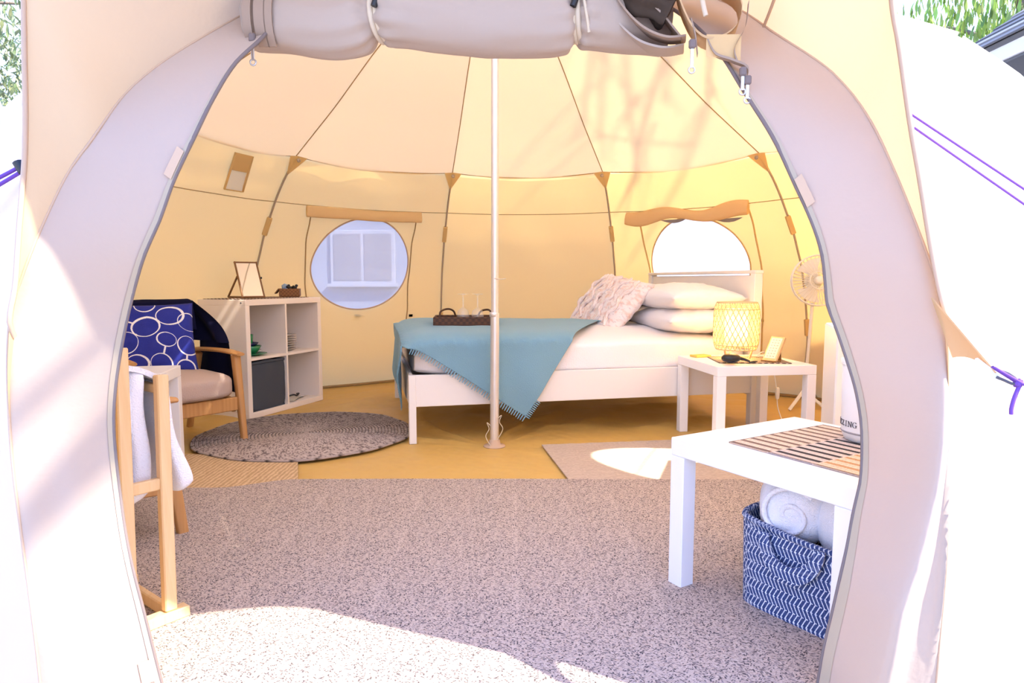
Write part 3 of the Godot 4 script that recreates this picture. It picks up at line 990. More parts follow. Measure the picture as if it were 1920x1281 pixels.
# ---------------------------------------------------------------- furniture
func build_pole() -> void:
	var p := thing("tent_pole", "tall pale metal centre pole standing in front of the bed", "tent pole", V(-0.095, 0.0, 3.51))
	part("lower_tube", tube([Vector3(0, 0.002, 0), Vector3(0.004, 0.72, 0)], 0.0235, 20), M.pole, p)
	part("upper_tube", tube([Vector3(0.004, 0.70, 0), Vector3(0.010, 2.79, 0)], 0.0195, 20), M.pole, p)
	part("joint_collar", lathe([Vector2(0.019, 0.70), Vector2(0.0245, 0.702), Vector2(0.0245, 0.722), Vector2(0.020, 0.726)], 20), M.pole, p)
	part("foot", lathe([Vector2(0.0, 0.0), Vector2(0.06, 0.0), Vector2(0.058, 0.006), Vector2(0.034, 0.012), Vector2(0.029, 0.035), Vector2(0.023, 0.04)], 24), M.binding, p)
	part("coat_hook", tube([Vector3(0.004, 0.905, 0.02), Vector3(0.04, 0.90, 0.022), Vector3(0.062, 0.903, 0.02)], 0.0022, 6), M.cord_cream, p)
	for s in [[0.035, 0.10], [-0.035, 0.06]]:
		part("hanging_cord", tube([Vector3(s[0] * 0.4, s[1] - 0.06, 0.03), Vector3(s[0] * 1.3, s[1], 0.03), Vector3(s[0] * 0.8, s[1] + 0.04, 0.03), Vector3(s[0] * 1.1, s[1] + 0.075, 0.028), Vector3(s[0] * 0.6, s[1] + 0.06, 0.03)], 0.0022, 6, 24), M.cord_cream, p)

func tuft(st: SurfaceTool, a: Vector3, d: Vector3, w: Vector3) -> void:
	# one fringe tassel, a little twisted prism from a along d
	var n := d.cross(w).normalized() * w.length()
	var q := [w, -w * 0.5 + n * 0.8, -w * 0.5 - n * 0.8]
	for k in 3:
		var b0: Vector3 = a + q[k]
		var b1: Vector3 = a + q[(k + 1) % 3]
		tri(st, b0, b1, a + d + q[(k + 1) % 3] * 0.6)
		tri(st, b0, a + d + q[(k + 1) % 3] * 0.6, a + d + q[k] * 0.6)

func build_bed() -> void:
	# local: +x from foot to head, -z across towards the far side, origin at the near foot corner
	var turn := atan2(0.225, 0.974)
	var at := V(-0.56, 0.0, 3.545)
	var L := 2.12
	var W := 1.5
	var b := thing("bed_frame", "white wooden double bed frame with low headboard", "bed", at, turn)
	var m: Material = M.white_paint
	part("side_rail", box(Vector3(L * 0.5, 0.2925, -0.014), Vector3(L - 0.05, 0.175, 0.022), 0.003), m, b)
	part("side_rail", box(Vector3(L * 0.5, 0.2925, -W + 0.014), Vector3(L - 0.05, 0.175, 0.022), 0.003), m, b)
	part("foot_rail", box(Vector3(0.016, 0.2925, -W * 0.5), Vector3(0.022, 0.175, W - 0.06), 0.003), m, b)
	for z in [-0.02, -W + 0.02]:
		part("leg", box(Vector3(0.02, 0.19, z), Vector3(0.04, 0.38, 0.04), 0.003), m, b)
		part("headboard_post", box(Vector3(L - 0.015, 0.47, z), Vector3(0.055, 0.94, 0.05), 0.003), m, b)
	part("headboard", box(Vector3(L - 0.015, 0.555, -W * 0.5), Vector3(0.024, 0.74, W - 0.09), 0.003), m, b)
	part("headboard_cap", box(Vector3(L - 0.015, 0.945, -W * 0.5), Vector3(0.06, 0.02, W + 0.02), 0.004), m, b)
	var sl := part("slat_base", box(Vector3(L * 0.5, 0.30, -W * 0.5), Vector3(L - 0.08, 0.02, W - 0.07), 0.002), m, b)
	# mattress under a white duvet
	var mw := grid(90, 40, func(u, v):
		var a: float = -u * PI2
		var e: float = (v - 0.5) * PI
		var d := Vector3(cos(a) * cos(e), sin(e), sin(a) * cos(e))
		var k: float = pow(pow(absf(d.x), 9.0) + pow(absf(d.y), 3.2) + pow(absf(d.z), 9.0), -1.0 / 7.0)
		d = d * k
		d.x = clampf(d.x, -1.0, 1.0)
		d.z = clampf(d.z, -1.0, 1.0)
		d.y = clampf(d.y, -1.0, 1.0)
		var dome: float = 0.035 * maxf(0.0, d.y) * (1.0 - d.z * d.z) * (1.0 - pow(d.x, 4.0))
		var n: float = nz.get_noise_3d(d.x * 140.0, d.y * 30.0, d.z * 100.0) * 0.012
		return Vector3(d.x * 1.005, d.y * 0.135 + dome + n * maxf(0.0, d.y + 0.4), d.z * 0.712 + n * 0.6))
	solo("mattress", mw, M.linen_white, "white mattress and duvet on the bed frame", "bedding", at + Basis(Vector3.UP, turn) * Vector3(1.045, 0.448, -W * 0.5), turn)
	# pillows at the head, near side
	var B := Basis(Vector3.UP, turn)
	var pl := [[1.80, 0.645, -0.36, 0.0, "lower of two white pillows stacked by the headboard near the lamp"], [1.79, 0.785, -0.37, 0.07, "upper of two white pillows stacked by the headboard near the lamp"], [1.80, 0.645, -1.08, 0.0, "lower white pillow on the far side of the bed, behind the floral one"], [1.80, 0.78, -1.08, -0.03, "upper white pillow on the far side of the bed, behind the floral one"]]
	var k := 0
	for q in pl:
		var o := solo("pillow", pillow(0.52, 0.68, 0.185, 0.006, k), M.linen_white, q[4], "pillow", at + B * Vector3(q[0], q[1], q[2]), 0.0, "white bed pillows")
		o.basis = B * Basis(Vector3.UP, q[3]) * Basis(Vector3.RIGHT, -PI / 2)
		k += 1
	var fp := thing("floral_pillow", "ruffled pink and cream floral pillow leaning on the white pillows", "pillow", at + B * Vector3(1.41, 0.738, -0.66))
	fp.basis = B * Basis(Vector3.UP, -1.30) * Basis(Vector3.RIGHT, -0.72) * Basis(Vector3.BACK, -0.16)
	part("cover", pillow(0.60, 0.44, 0.17, 0.012, 8.0, 0.02), M.floral_pillow, fp)
	for i in 5:
		var x := -0.22 + i * 0.105
		var pts := []
		for j in 13:
			var y := -0.19 + j * 0.38 / 12.0
			var kx := pow(maxf(0.0, (1.0 - pow(x / 0.3, 2.0)) * (1.0 - pow(y / 0.22, 2.0))), 0.42)
			pts.append(Vector3(x + 0.018 * sin(j * 1.3 + i * 2.0), y, kx * 0.087 + 0.004))
		part("ruffle", tube(pts, func(t, a): return 0.013 + 0.005 * sin(t * 30.0 + a * 2.0), 8, 60), M.floral_pillow, fp)
	# blue throw laid askew, one corner hanging down the near side
	var T := Vector2(0.62, -0.43)
	var e1 := Vector2(0.553, 0.833)
	var e2 := Vector2(-0.833, 0.553)
	var top := func(x: float, z: float) -> float:
		var dz := 1.0 - pow(absf(z / (W * 0.5) - 1.0), 2.0)
		return 0.588 + 0.035 * maxf(0.0, dz) - 0.035 * exp(-maxf(0.0, x) * 22.0) - 0.030 * exp(-maxf(0.0, z) * 22.0)
	var fold := func(p: Vector2) -> Vector3:
		var n: float = nz.get_noise_2d(p.x * 70.0, p.y * 70.0) * 0.012
		var x := p.x + 0.025
		var w := p.y
		if x < 0.0:
			var hang := -x
			return Vector3(-0.035 - 0.020 * sin(w * 14.0) * minf(1.0, hang * 4.0) + n, top.call(0.0, maxf(0.0, w)) - hang + 0.02, -maxf(w, 0.0) - 0.02)
		if w < 0.0:
			return Vector3(x, top.call(x, 0.0) + w + 0.006, 0.020 + 0.018 * smoothstep(0.0, 0.3, -w) + n + 0.008 * sin(x * 22.0 + w * 6.0) * minf(1.0, -w * 4.0))
		return Vector3(x, top.call(x, w) + 0.008 + maxf(0.0, n), -w)
	var th := thing("throw_blanket", "blue fringed throw laid askew over the foot of the bed, one corner hanging", "blanket", at, turn)
	var E1 := 1.17
	var E2 := 1.30
	part("cloth", slab(70, 70, func(u, v): return fold.call(T + e1 * E1 * u + e2 * E2 * v), Vector3(-0.1, 0.75, 0.6).normalized(), 0.006, Vector2(4, 4)), M.blue_throw, th)
	var st := begin()
	st.set_smooth_group(-1)
	for i in 84:
		var t := i / 83.0
		var c: Vector3 = fold.call(T + e2 * E2 * t)
		var c2: Vector3 = fold.call(T + e2 * E2 * t - e1 * 0.02)
		var d := (c2 - c).normalized()
		tuft(st, c, d * (0.028 + 0.008 * hash2(i, 3)), (fold.call(T + e2 * E2 * (t + 0.004)) - c).normalized() * 0.0048)
	for i in 10:
		for e in [0.0, 0.955]:
			var t: float = e + i * 0.005 * (2.0 if e == 0.0 else 1.0)
			var c: Vector3 = fold.call(T + e1 * E1 * t)
			var d: Vector3 = (fold.call(T + e1 * E1 * t - e2 * 0.02) - c).normalized()
			tuft(st, c, d * 0.026, (fold.call(T + e1 * E1 * (t + 0.01)) - c).normalized() * 0.0048)
	var fr := part("fringe", done(st), M.blue_throw, th)
	fr.set_meta("kind", "stuff")
	# tray with two upturned glasses, on the throw
	var tp := at + B * Vector3(0.31, 0.625, -0.66)
	tp = V(-0.285, 0.622, 4.06)
	var tr := thing("wicker_tray", "dark brown woven tray with two loop handles on the blue throw", "tray", tp, turn * 0.3)
	part("tray_floor", box(Vector3(0, 0.006, 0), Vector3(0.36, 0.01, 0.25), 0.003), M.wicker_dark, tr)
	for s in [-1.0, 1.0]:
		part("tray_side", box(Vector3(0, 0.028, s * 0.125), Vector3(0.385, 0.052, 0.014), 0.005), M.wicker_dark, tr)
		part("tray_end", box(Vector3(s * 0.185, 0.028, 0), Vector3(0.014, 0.052, 0.25), 0.005), M.wicker_dark, tr)
	part("handle", tube([Vector3(-0.155, 0.045, 0.06), Vector3(-0.150, 0.083, 0.045), Vector3(-0.11, 0.097, 0.0), Vector3(-0.075, 0.083, -0.03), Vector3(-0.06, 0.045, -0.05)], 0.006, 8), M.wicker_dark, tr)
	part("handle", tube([Vector3(0.075, 0.045, -0.06), Vector3(0.095, 0.080, -0.045), Vector3(0.135, 0.092, 0.0), Vector3(0.155, 0.078, 0.03), Vector3(0.160, 0.045, 0.05)], 0.006, 8), M.wicker_dark, tr)
	var prof := [Vector2(0.029, 0.0), Vector2(0.036, 0.03), Vector2(0.037, 0.05), Vector2(0.030, 0.075), Vector2(0.012, 0.090), Vector2(0.0045, 0.097), Vector2(0.004, 0.165), Vector2(0.010, 0.172), Vector2(0.033, 0.176), Vector2(0.033, 0.178), Vector2(0.0, 0.179)]
	var g := thing("wine_glass", "upturned wine glass on the tray, the one farther from the pole", "wine glass", tp + Vector3(-0.015, 0.012, 0.0), 0.0, "upturned wine glasses on the tray")
	part("bowl", lathe(prof.slice(0, 6), 24), M.wineglass, g)
	part("stem", lathe([prof[5], prof[6], prof[7]], 16), M.wineglass, g)
	part("base", lathe(prof.slice(7), 24), M.wineglass, g)
	dup(g, "wine_glass", "upturned wine glass on the tray, the one nearer the pole", tp + Vector3(0.075, 0.012, 0.02), 0.0)

func side_table(label: String, at: Vector3, turn: float, w := 0.55, d := 0.55, h := 0.45) -> Node3D:
	# local: origin at one corner, +x along one edge, -z along the other
	var t := thing("side_table", label, "table", at, turn)
	var m: Material = M.white_lacquer
	part("tabletop", box(Vector3(w * 0.5, h - 0.025, -d * 0.5), Vector3(w, 0.05, d), 0.002), m, t)
	for c in [[0.025, -0.025], [w - 0.025, -0.025], [0.025, -d + 0.025], [w - 0.025, -d + 0.025]]:
		part("leg", box(Vector3(c[0], (h - 0.05) * 0.5, c[1]), Vector3(0.05, h - 0.051, 0.05), 0.002), m, t)
	return t

func build_far_table() -> void:
	var at := V(1.057, 0.0, 3.37)
	var turn := 0.1382
	var B := Basis(Vector3.UP, turn)
	side_table("white square side table beside the bed, holding the lamp", at, turn, 0.55, 0.53)
	var on := func(x: float, z: float) -> Vector3: return at + B * Vector3(x, 0.4505, z)
	var mt := solo("woven_mat", slab(12, 10, func(u, v): return Vector3((u - 0.5) * 0.38, 0.0025 + 0.0008 * sin(u * 40.0), (v - 0.5) * 0.30), Vector3.UP, 0.004), M.dark_runner, "dark openwork mat under the bedside lamp", "mat", on.call(0.29, -0.25), turn - 0.2)
	# lamp: bamboo lattice round a paper tube
	var lp: Vector3 = on.call(0.245, -0.30) + Vector3(0, 0.005, 0)
	var l := thing("table_lamp", "round bamboo lattice lamp glowing yellow on the bedside table", "lamp", lp)
	var r := 0.122
	var y0 := 0.055
	var y1 := 0.315
	var rad := func(t: float) -> float: return r * (1.0 - 0.13 * pow(absf(t * 2.0 - 1.0), 5.0))
	var st := begin()
	for k in 26:
		for dir in [1.0, -1.0]:
			var pts := PackedVector3Array()
			for j in 17:
				var t := j / 16.0
				var a: float = k / 26.0 * PI2 + dir * t * 1.05
				var rr: float = rad.call(t) + 0.0015 * dir
				pts.append(Vector3(cos(a) * rr, lerpf(y0, y1, t), sin(a) * rr))
			add_tube(st, pts, 0.0026, 5, false)
	var la := part("lattice", done(st), M.bamboo, l)
	la.set_meta("kind", "stuff")
	for t in [0.0, 0.09, 0.86, 1.0]:
		var ring := []
		for j in 25:
			var a := j / 24.0 * PI2
			ring.append(Vector3(cos(a) * rad.call(t), lerpf(y0, y1, t), sin(a) * rad.call(t)))
		part("hoop", tube(ring, 0.0045 if t in [0.0, 1.0] else 0.003, 6, 48), M.bamboo, l)
	part("paper_tube", lathe([Vector2(0.062, y0 + 0.02), Vector2(0.062, y1 - 0.035)], 28), M.lamp_paper, l)
	part("lining", lathe([Vector2(0.108, y0 + 0.01), Vector2(0.114, y0 + 0.08), Vector2(0.114, y1 - 0.06), Vector2(0.108, y1 - 0.01)], 32), lining(), l)
	part("top_cover", lathe([Vector2(0.105, y1), Vector2(0.06, y1 + 0.003), Vector2(0.0, y1 + 0.003)], 28), M.bamboo, l)
	for k in 3:
		var a := k / 3.0 * PI2 + 0.5
		part("leg", tube([Vector3(cos(a) * 0.09, y0, sin(a) * 0.09), Vector3(cos(a) * 0.075, 0.004, sin(a) * 0.075)], 0.006, 8), M.plaque_wood, l)
	var om := OmniLight3D.new()
	om.name = "lamp_bulb_light"
	om.light_color = Color(1.0, 0.86, 0.62)
	om.light_energy = 0.05
	om.light_size = 0.04
	om.omni_range = 6.0
	om.omni_attenuation = 2.0
	om.shadow_enabled = true
	om.position = Vector3(0, 0.18, 0)
	l.add_child(om, true)
	# black rounded case with a loop
	var k := thing("hairbrush", "small black rounded hairbrush with a looped handle on the bedside table", "brush", on.call(0.12, -0.10) + Vector3(0, 0.006, 0), turn)
	part("head", rot_mesh(grid(24, 14, func(u, v):
		var a: float = -u * PI2
		var e: float = (v - 0.5) * PI
		return Vector3(cos(a) * cos(e) * 0.052, sin(e) * 0.026 + 0.026, sin(a) * cos(e) * 0.042)), Vector3.UP, Vector3.ZERO), M.black, k)
	part("handle", tube([Vector3(0.045, 0.024, 0.0), Vector3(0.075, 0.018, 0.005), Vector3(0.10, 0.008, 0.012)], func(t, a): return lerpf(0.010, 0.005, t), 8, 12), M.black, k)
	var ring := []
	for j in 17:
		var a := j / 16.0 * PI2
		ring.append(Vector3(0.118 + cos(a) * 0.02, 0.006 + 0.004 * cos(a), 0.016 + sin(a) * 0.012))
	part("loop", tube(ring, 0.003, 6, 32), M.black, k)
	# leaning wooden plaque with a dark easel leg
	var pq := thing("wooden_plaque", "slanted light wooden plaque with faint rows of marks beside the lamp", "plaque", on.call(0.36, -0.14) + Vector3(0, 0.005, 0), turn + 0.45)
	var lean := Basis(Vector3.BACK, -0.55)
	part("board", box(lean * Vector3(0.0, 0.075, 0.0), Vector3(0.016, 0.15, 0.085), 0.002, lean), M.plaque_wood, pq)
	part("face", box(lean * Vector3(-0.0085, 0.078, 0.0), Vector3(0.002, 0.125, 0.066), 0.0005, lean), M.cream_glaze, pq)
	part("foot", box(Vector3(0.012, 0.003, 0.0), Vector3(0.06, 0.008, 0.085), 0.002), M.bronze_wood, pq)
	part("easel_leg", bar(Vector3(0.092, 0.0, 0.0), Vector3(0.080, 0.085, 0.0), 0.012, 0.018), M.bronze_wood, pq)
	for i in 7:
		for j in 3:
			part("mark", box(lean * Vector3(-0.0098, 0.028 + i * 0.0165, -0.018 + j * 0.018), Vector3(0.0006, 0.004, 0.009), 0.0001, lean * Basis(Vector3.RIGHT, 0.3 * ((i + j) % 3 - 1))), M.ink_grey, pq)
	var yb := solo("notebook", box(Vector3(0, 0.006, 0), Vector3(0.10, 0.012, 0.07), 0.002), M.yellow, "small yellow notebook lying at the back of the bedside table", "notebook", on.call(0.10, -0.44), turn + 0.2)
	# lamp lead and white extension lead on the floor behind
	solo("lamp_lead", tube([V(1.44, 0.456, 3.86), V(1.53, 0.458, 3.985), V(1.60, 0.36, 4.03), V(1.635, 0.22, 4.04), V(1.645, 0.10, 4.03), V(1.66, 0.008, 3.92), V(1.70, 0.006, 3.74)], 0.0035, 6), M.white_plastic, "thin white lamp lead hanging behind the bedside table", "cable")
	solo("cord_switch", rbox(0.024, 0.075, 0.018, 4.0), M.white_plastic, "white in-line switch hanging on the lamp lead", "switch", V(1.636, 0.20, 4.03), 0.2)
	var es := thing("extension_lead", "white multi-socket extension lead lying on the floor behind the near table", "extension lead", V(1.68, 0.0, 3.55), 0.35)
	part("body", box(Vector3(0, 0.022, 0), Vector3(0.34, 0.04, 0.055), 0.006), M.white_plastic, es)
	for i in 4:
		part("socket", lathe([Vector2(0.0, 0.0415), Vector2(0.017, 0.0415), Vector2(0.019, 0.0435), Vector2(0.02, 0.041)], 16), M.cream_glaze, es).position = Vector3(-0.12 + i * 0.08, 0, 0)
	part("plug", rbox(0.04, 0.05, 0.035, 4.0), M.white_plastic, es).position = Vector3(0.12, 0.066, 0)

func lining() -> StandardMaterial3D:
	var m := StandardMaterial3D.new()
	m.resource_name = "lamp_lining"
	m.albedo_color = Color(0.97, 0.86, 0.55, 0.35)
	m.roughness = 0.8
	m.transparency = BaseMaterial3D.TRANSPARENCY_ALPHA
	return m

func build_fan() -> void:
	var f := thing("pedestal_fan", "white pedestal fan standing in the corner behind the bedside table", "fan", V(2.05, 0.0, 4.55))
	var m: Material = M.white_plastic
	part("pole", tube([Vector3(-0.02, 0.03, 0), Vector3(0.0, 0.40, 0), Vector3(0.015, 0.74, 0)], 0.011, 10), m, f)
	for k in 3:
		var a := k / 3.0 * PI2 + 2.6
		part("leg", bar(Vector3(-0.02, 0.13, 0), Vector3(-0.02 + cos(a) * 0.15, 0.008, sin(a) * 0.15), 0.022, 0.014), m, f)
	part("motor", rot_mesh(lathe([Vector2(0, -0.10), Vector2(0.05, -0.09), Vector2(0.06, -0.03), Vector2(0.05, 0.0), Vector2(0, 0.0)], 18), Vector3(-0.25, 0.05, 1.0), Vector3(0.03, 0.89, -0.02)), m, f)
	var fw := Vector3(-0.25, 0.05, 1.0).normalized()
	var st := begin()
	for z in [0.0, 0.05]:
		for rr in [0.17, 0.172, 0.06]:
			var ring := PackedVector3Array()
			for j in 33:
				var a := j / 32.0 * PI2
				ring.append(Vector3(cos(a) * rr, z + (0.02 if rr < 0.1 else 0.0), sin(a) * rr))
			add_tube(st, ring, 0.004, 5, false)
	for j in 40:
		var a := j / 40.0 * PI2
		add_tube(st, spline([Vector3(cos(a) * 0.04, 0.07, sin(a) * 0.04), Vector3(cos(a) * 0.12, 0.068, sin(a) * 0.12), Vector3(cos(a) * 0.171, 0.025, sin(a) * 0.171), Vector3(cos(a) * 0.12, -0.015, sin(a) * 0.12), Vector3(cos(a) * 0.05, -0.018, sin(a) * 0.05)], 10), 0.0018, 4, false)
	part("cage", rot_mesh(done(st), fw, Vector3(0.035, 0.892, 0.02)), m, f)
	for j in 3:
		var a0 := j / 3.0 * PI2
		part("blade", rot_mesh(slab(8, 6, func(u, v):
			var a: float = a0 + (u - 0.5) * (0.7 + 0.5 * v)
			var rr: float = lerpf(0.03, 0.15, v)
			return Vector3(cos(a) * rr, 0.024 + (u - 0.5) * 0.022, sin(a) * rr), Vector3.UP, 0.003), fw, Vector3(0.035, 0.892, 0.02)), m, f)
	part("hub", rot_mesh(lathe([Vector2(0.03, 0.01), Vector2(0.03, 0.07), Vector2(0.02, 0.078), Vector2(0, 0.08)], 18), fw, Vector3(0.035, 0.892, 0.02)), m, f)

func build_near_table() -> void:
	# corner at the left, +x along the front edge towards the door
	var at := V(0.453, 0.0, 1.849)
	var turn := -1.0293
	var B := Basis(Vector3.UP, turn)
	side_table("white square side table at the right of the entrance, over the basket", at, turn)
	var on := func(x: float, z: float) -> Vector3: return at + B * Vector3(x, 0.4505, z)
	solo("placemat", slab(16, 12, func(u, v): return Vector3((u - 0.5) * 0.385, 0.002, (0.5 - v) * 0.42), Vector3.UP, 0.003), M.placemat, "striped brown, black and cream woven placemat on the near table", "placemat", on.call(0.325, -0.295), turn)
	# white canister with dark lettering
	var cn := thing("canister", "white canister with dark lettering standing on the striped placemat", "canister", on.call(0.275, -0.335) + Vector3(0, 0.004, 0), turn)
	cn.position = V(0.992, 0.4545, 1.79)
	part("body", lathe([Vector2(0.0, 0.0), Vector2(0.062, 0.0), Vector2(0.070, 0.004), Vector2(0.077, 0.024), Vector2(0.078, 0.028), Vector2(0.082, 0.21), Vector2(0.080, 0.215)], 40), M.white_plastic, cn)
	part("base_ring", lathe([Vector2(0.078, 0.024), Vector2(0.0795, 0.025), Vector2(0.0795, 0.028), Vector2(0.078, 0.029)], 40), M.ink_grey, cn)
	part("lid", lathe([Vector2(0.084, 0.21), Vector2(0.085, 0.225), Vector2(0.07, 0.236), Vector2(0.02, 0.238), Vector2(0.018, 0.252), Vector2(0.0, 0.254)], 40), M.white_plastic, cn)
	var word := "BREEZING"
	var le := begin()
	for i in word.length():
		var tm := TextMesh.new()
		var sf := SystemFont.new()
		sf.font_names = PackedStringArray(["Droid Serif"])
		tm.font = sf
		tm.text = word[i]
		tm.font_size = 16
		tm.pixel_size = 0.0013
		tm.depth = 0.001
		var a := deg_to_rad(-52.0 + i * 10.5)
		var n := Vector3(sin(a), 0, cos(a))
		var bb := Basis(Vector3(cos(a), 0, -sin(a)), Vector3.UP, n)
		for s in tm.get_surface_count():
			le.append_from(tm, s, Transform3D(bb, n * 0.0795 + Vector3(0, 0.050, 0)))
	part("lettering", le.commit(), M.ink, cn).rotation.y = -turn - 1.45
	# plaited basket with towels
	var bp := V(0.613, 0.0, 1.747)
	var bt := atan2(-0.824, 0.567) + 0.0
	bt = turn + 0.065
	var bk := thing("basket", "navy and white plaited basket of towels under the near table", "basket", bp + Vector3(0, 0.009, 0), bt)
	var bw := 0.38
	var bd := 0.27
	var bh := 0.247
	var wallf := func(u: float, v: float, ins: float) -> Vector3:
		var a: float = -u * PI2
		var p := 7.0
		var dx := cos(a)
		var dz := sin(a)
		var k: float = pow(pow(absf(dx), p) + pow(absf(dz), p), -1.0 / p)
		var flare := 1.0 + 0.04 * v + 0.015 * sin(u * PI2 * 3.0) * v
		return Vector3(bw * 0.5 + dx * k * (bw * 0.5 - ins) * flare, v * (bh + 0.012 * sin(u * PI2 * 2.0 + 1.0)), -bd * 0.5 + dz * k * (bd * 0.5 - ins) * flare)
	var st := begin()
	add_grid(st, 64, 14, func(u, v): return wallf.call(u, v, 0.0))
	add_grid(st, 64, 14, func(u, v): return wallf.call(1.0 - u, v, 0.008))
	part("side", done(st), M.basket_weave, bk)
	part("bottom", box(Vector3(bw * 0.5, 0.004, -bd * 0.5), Vector3(bw * 0.95, 0.008, bd * 0.95), 0.002), M.basket_weave, bk)
	var rim := []
	for k in 41:
		rim.append(wallf.call(k / 40.0, 1.0, 0.004))
	part("rim", tube(rim, 0.009, 8, 120), M.basket_weave, bk)
	part("handle", slab(24, 3, func(u, v):
		var a: float = lerpf(0.0, PI, u)
		return Vector3(bw * 0.5 - 0.02 - cos(a) * 0.075, bh * 0.96 - sin(a) * (0.085 + 0.022 * (v - 0.5) * 2.0), 0.016 + 0.012 * sin(a)) - Vector3(cos(a) * (v - 0.5) * 0.03, 0, 0), Vector3(0, 0, 1), 0.005), M.basket_weave, bk)
	var BB := Basis(Vector3.UP, bt)
	var roll := func(called: String, label: String, c: Vector3, r: float, l: float, tilt: float, m: Material) -> void:
		var o := thing(called, label, "towel", bp + BB * c, bt, "towels in the plaited basket")
		o.basis = BB * Basis(Vector3.UP, tilt)
		part("outer_fold", rbox(r * 2.0, r * 2.0, l, 2.8, 0.0, 0.010), m, o)
		var sp := []
		for k in 22:
			var a := k * 0.42 + 0.8
			var rr: float = r * 0.86 * (1.0 - k / 25.0)
			sp.append(Vector3(cos(a) * rr, sin(a) * rr, l * 0.48 + 0.002))
		part("rolled_end", tube(sp, 0.007, 6, 120), m, o)
	roll.call("rolled_towel", "white rolled towel at the left end of the plaited basket", Vector3(0.098, 0.292, -0.125), 0.090, 0.22, 0.35, M.towel)
	roll.call("rolled_towel", "white rolled towel filling the right end of the plaited basket", Vector3(0.284, 0.280, -0.125), 0.093, 0.22, 1.30, M.towel)
	roll.call("rolled_towel", "brown and cream patterned towel on top of the white ones in the basket", Vector3(0.245, 0.374, -0.165), 0.022, 0.25, 1.35, M.towel_floral)
	# small white refrigerator behind the table
	var fr := thing("white_cabinet", "white upright cabinet standing behind the near table, mostly hidden by the canvas", "cabinet", V(1.205, 0.0, 2.44), -0.35)
	part("door", box(Vector3(0.022, 0.36, -0.24), Vector3(0.044, 0.70, 0.46), 0.006), M.white_plastic, fr)
	part("gasket", box(Vector3(0.049, 0.36, -0.24), Vector3(0.010, 0.69, 0.445), 0.001), M.ink, fr)
	part("cabinet", box(Vector3(0.27, 0.365, -0.24), Vector3(0.43, 0.71, 0.46), 0.006), M.white_plastic, fr)
	for c in [[0.1, -0.05], [0.44, -0.05], [0.1, -0.43], [0.44, -0.43]]:
		part("foot", lathe([Vector2(0, 0), Vector2(0.018, 0), Vector2(0.018, 0.011), Vector2(0, 0.011)], 12), M.black, fr).position = Vector3(c[0], 0, c[1])

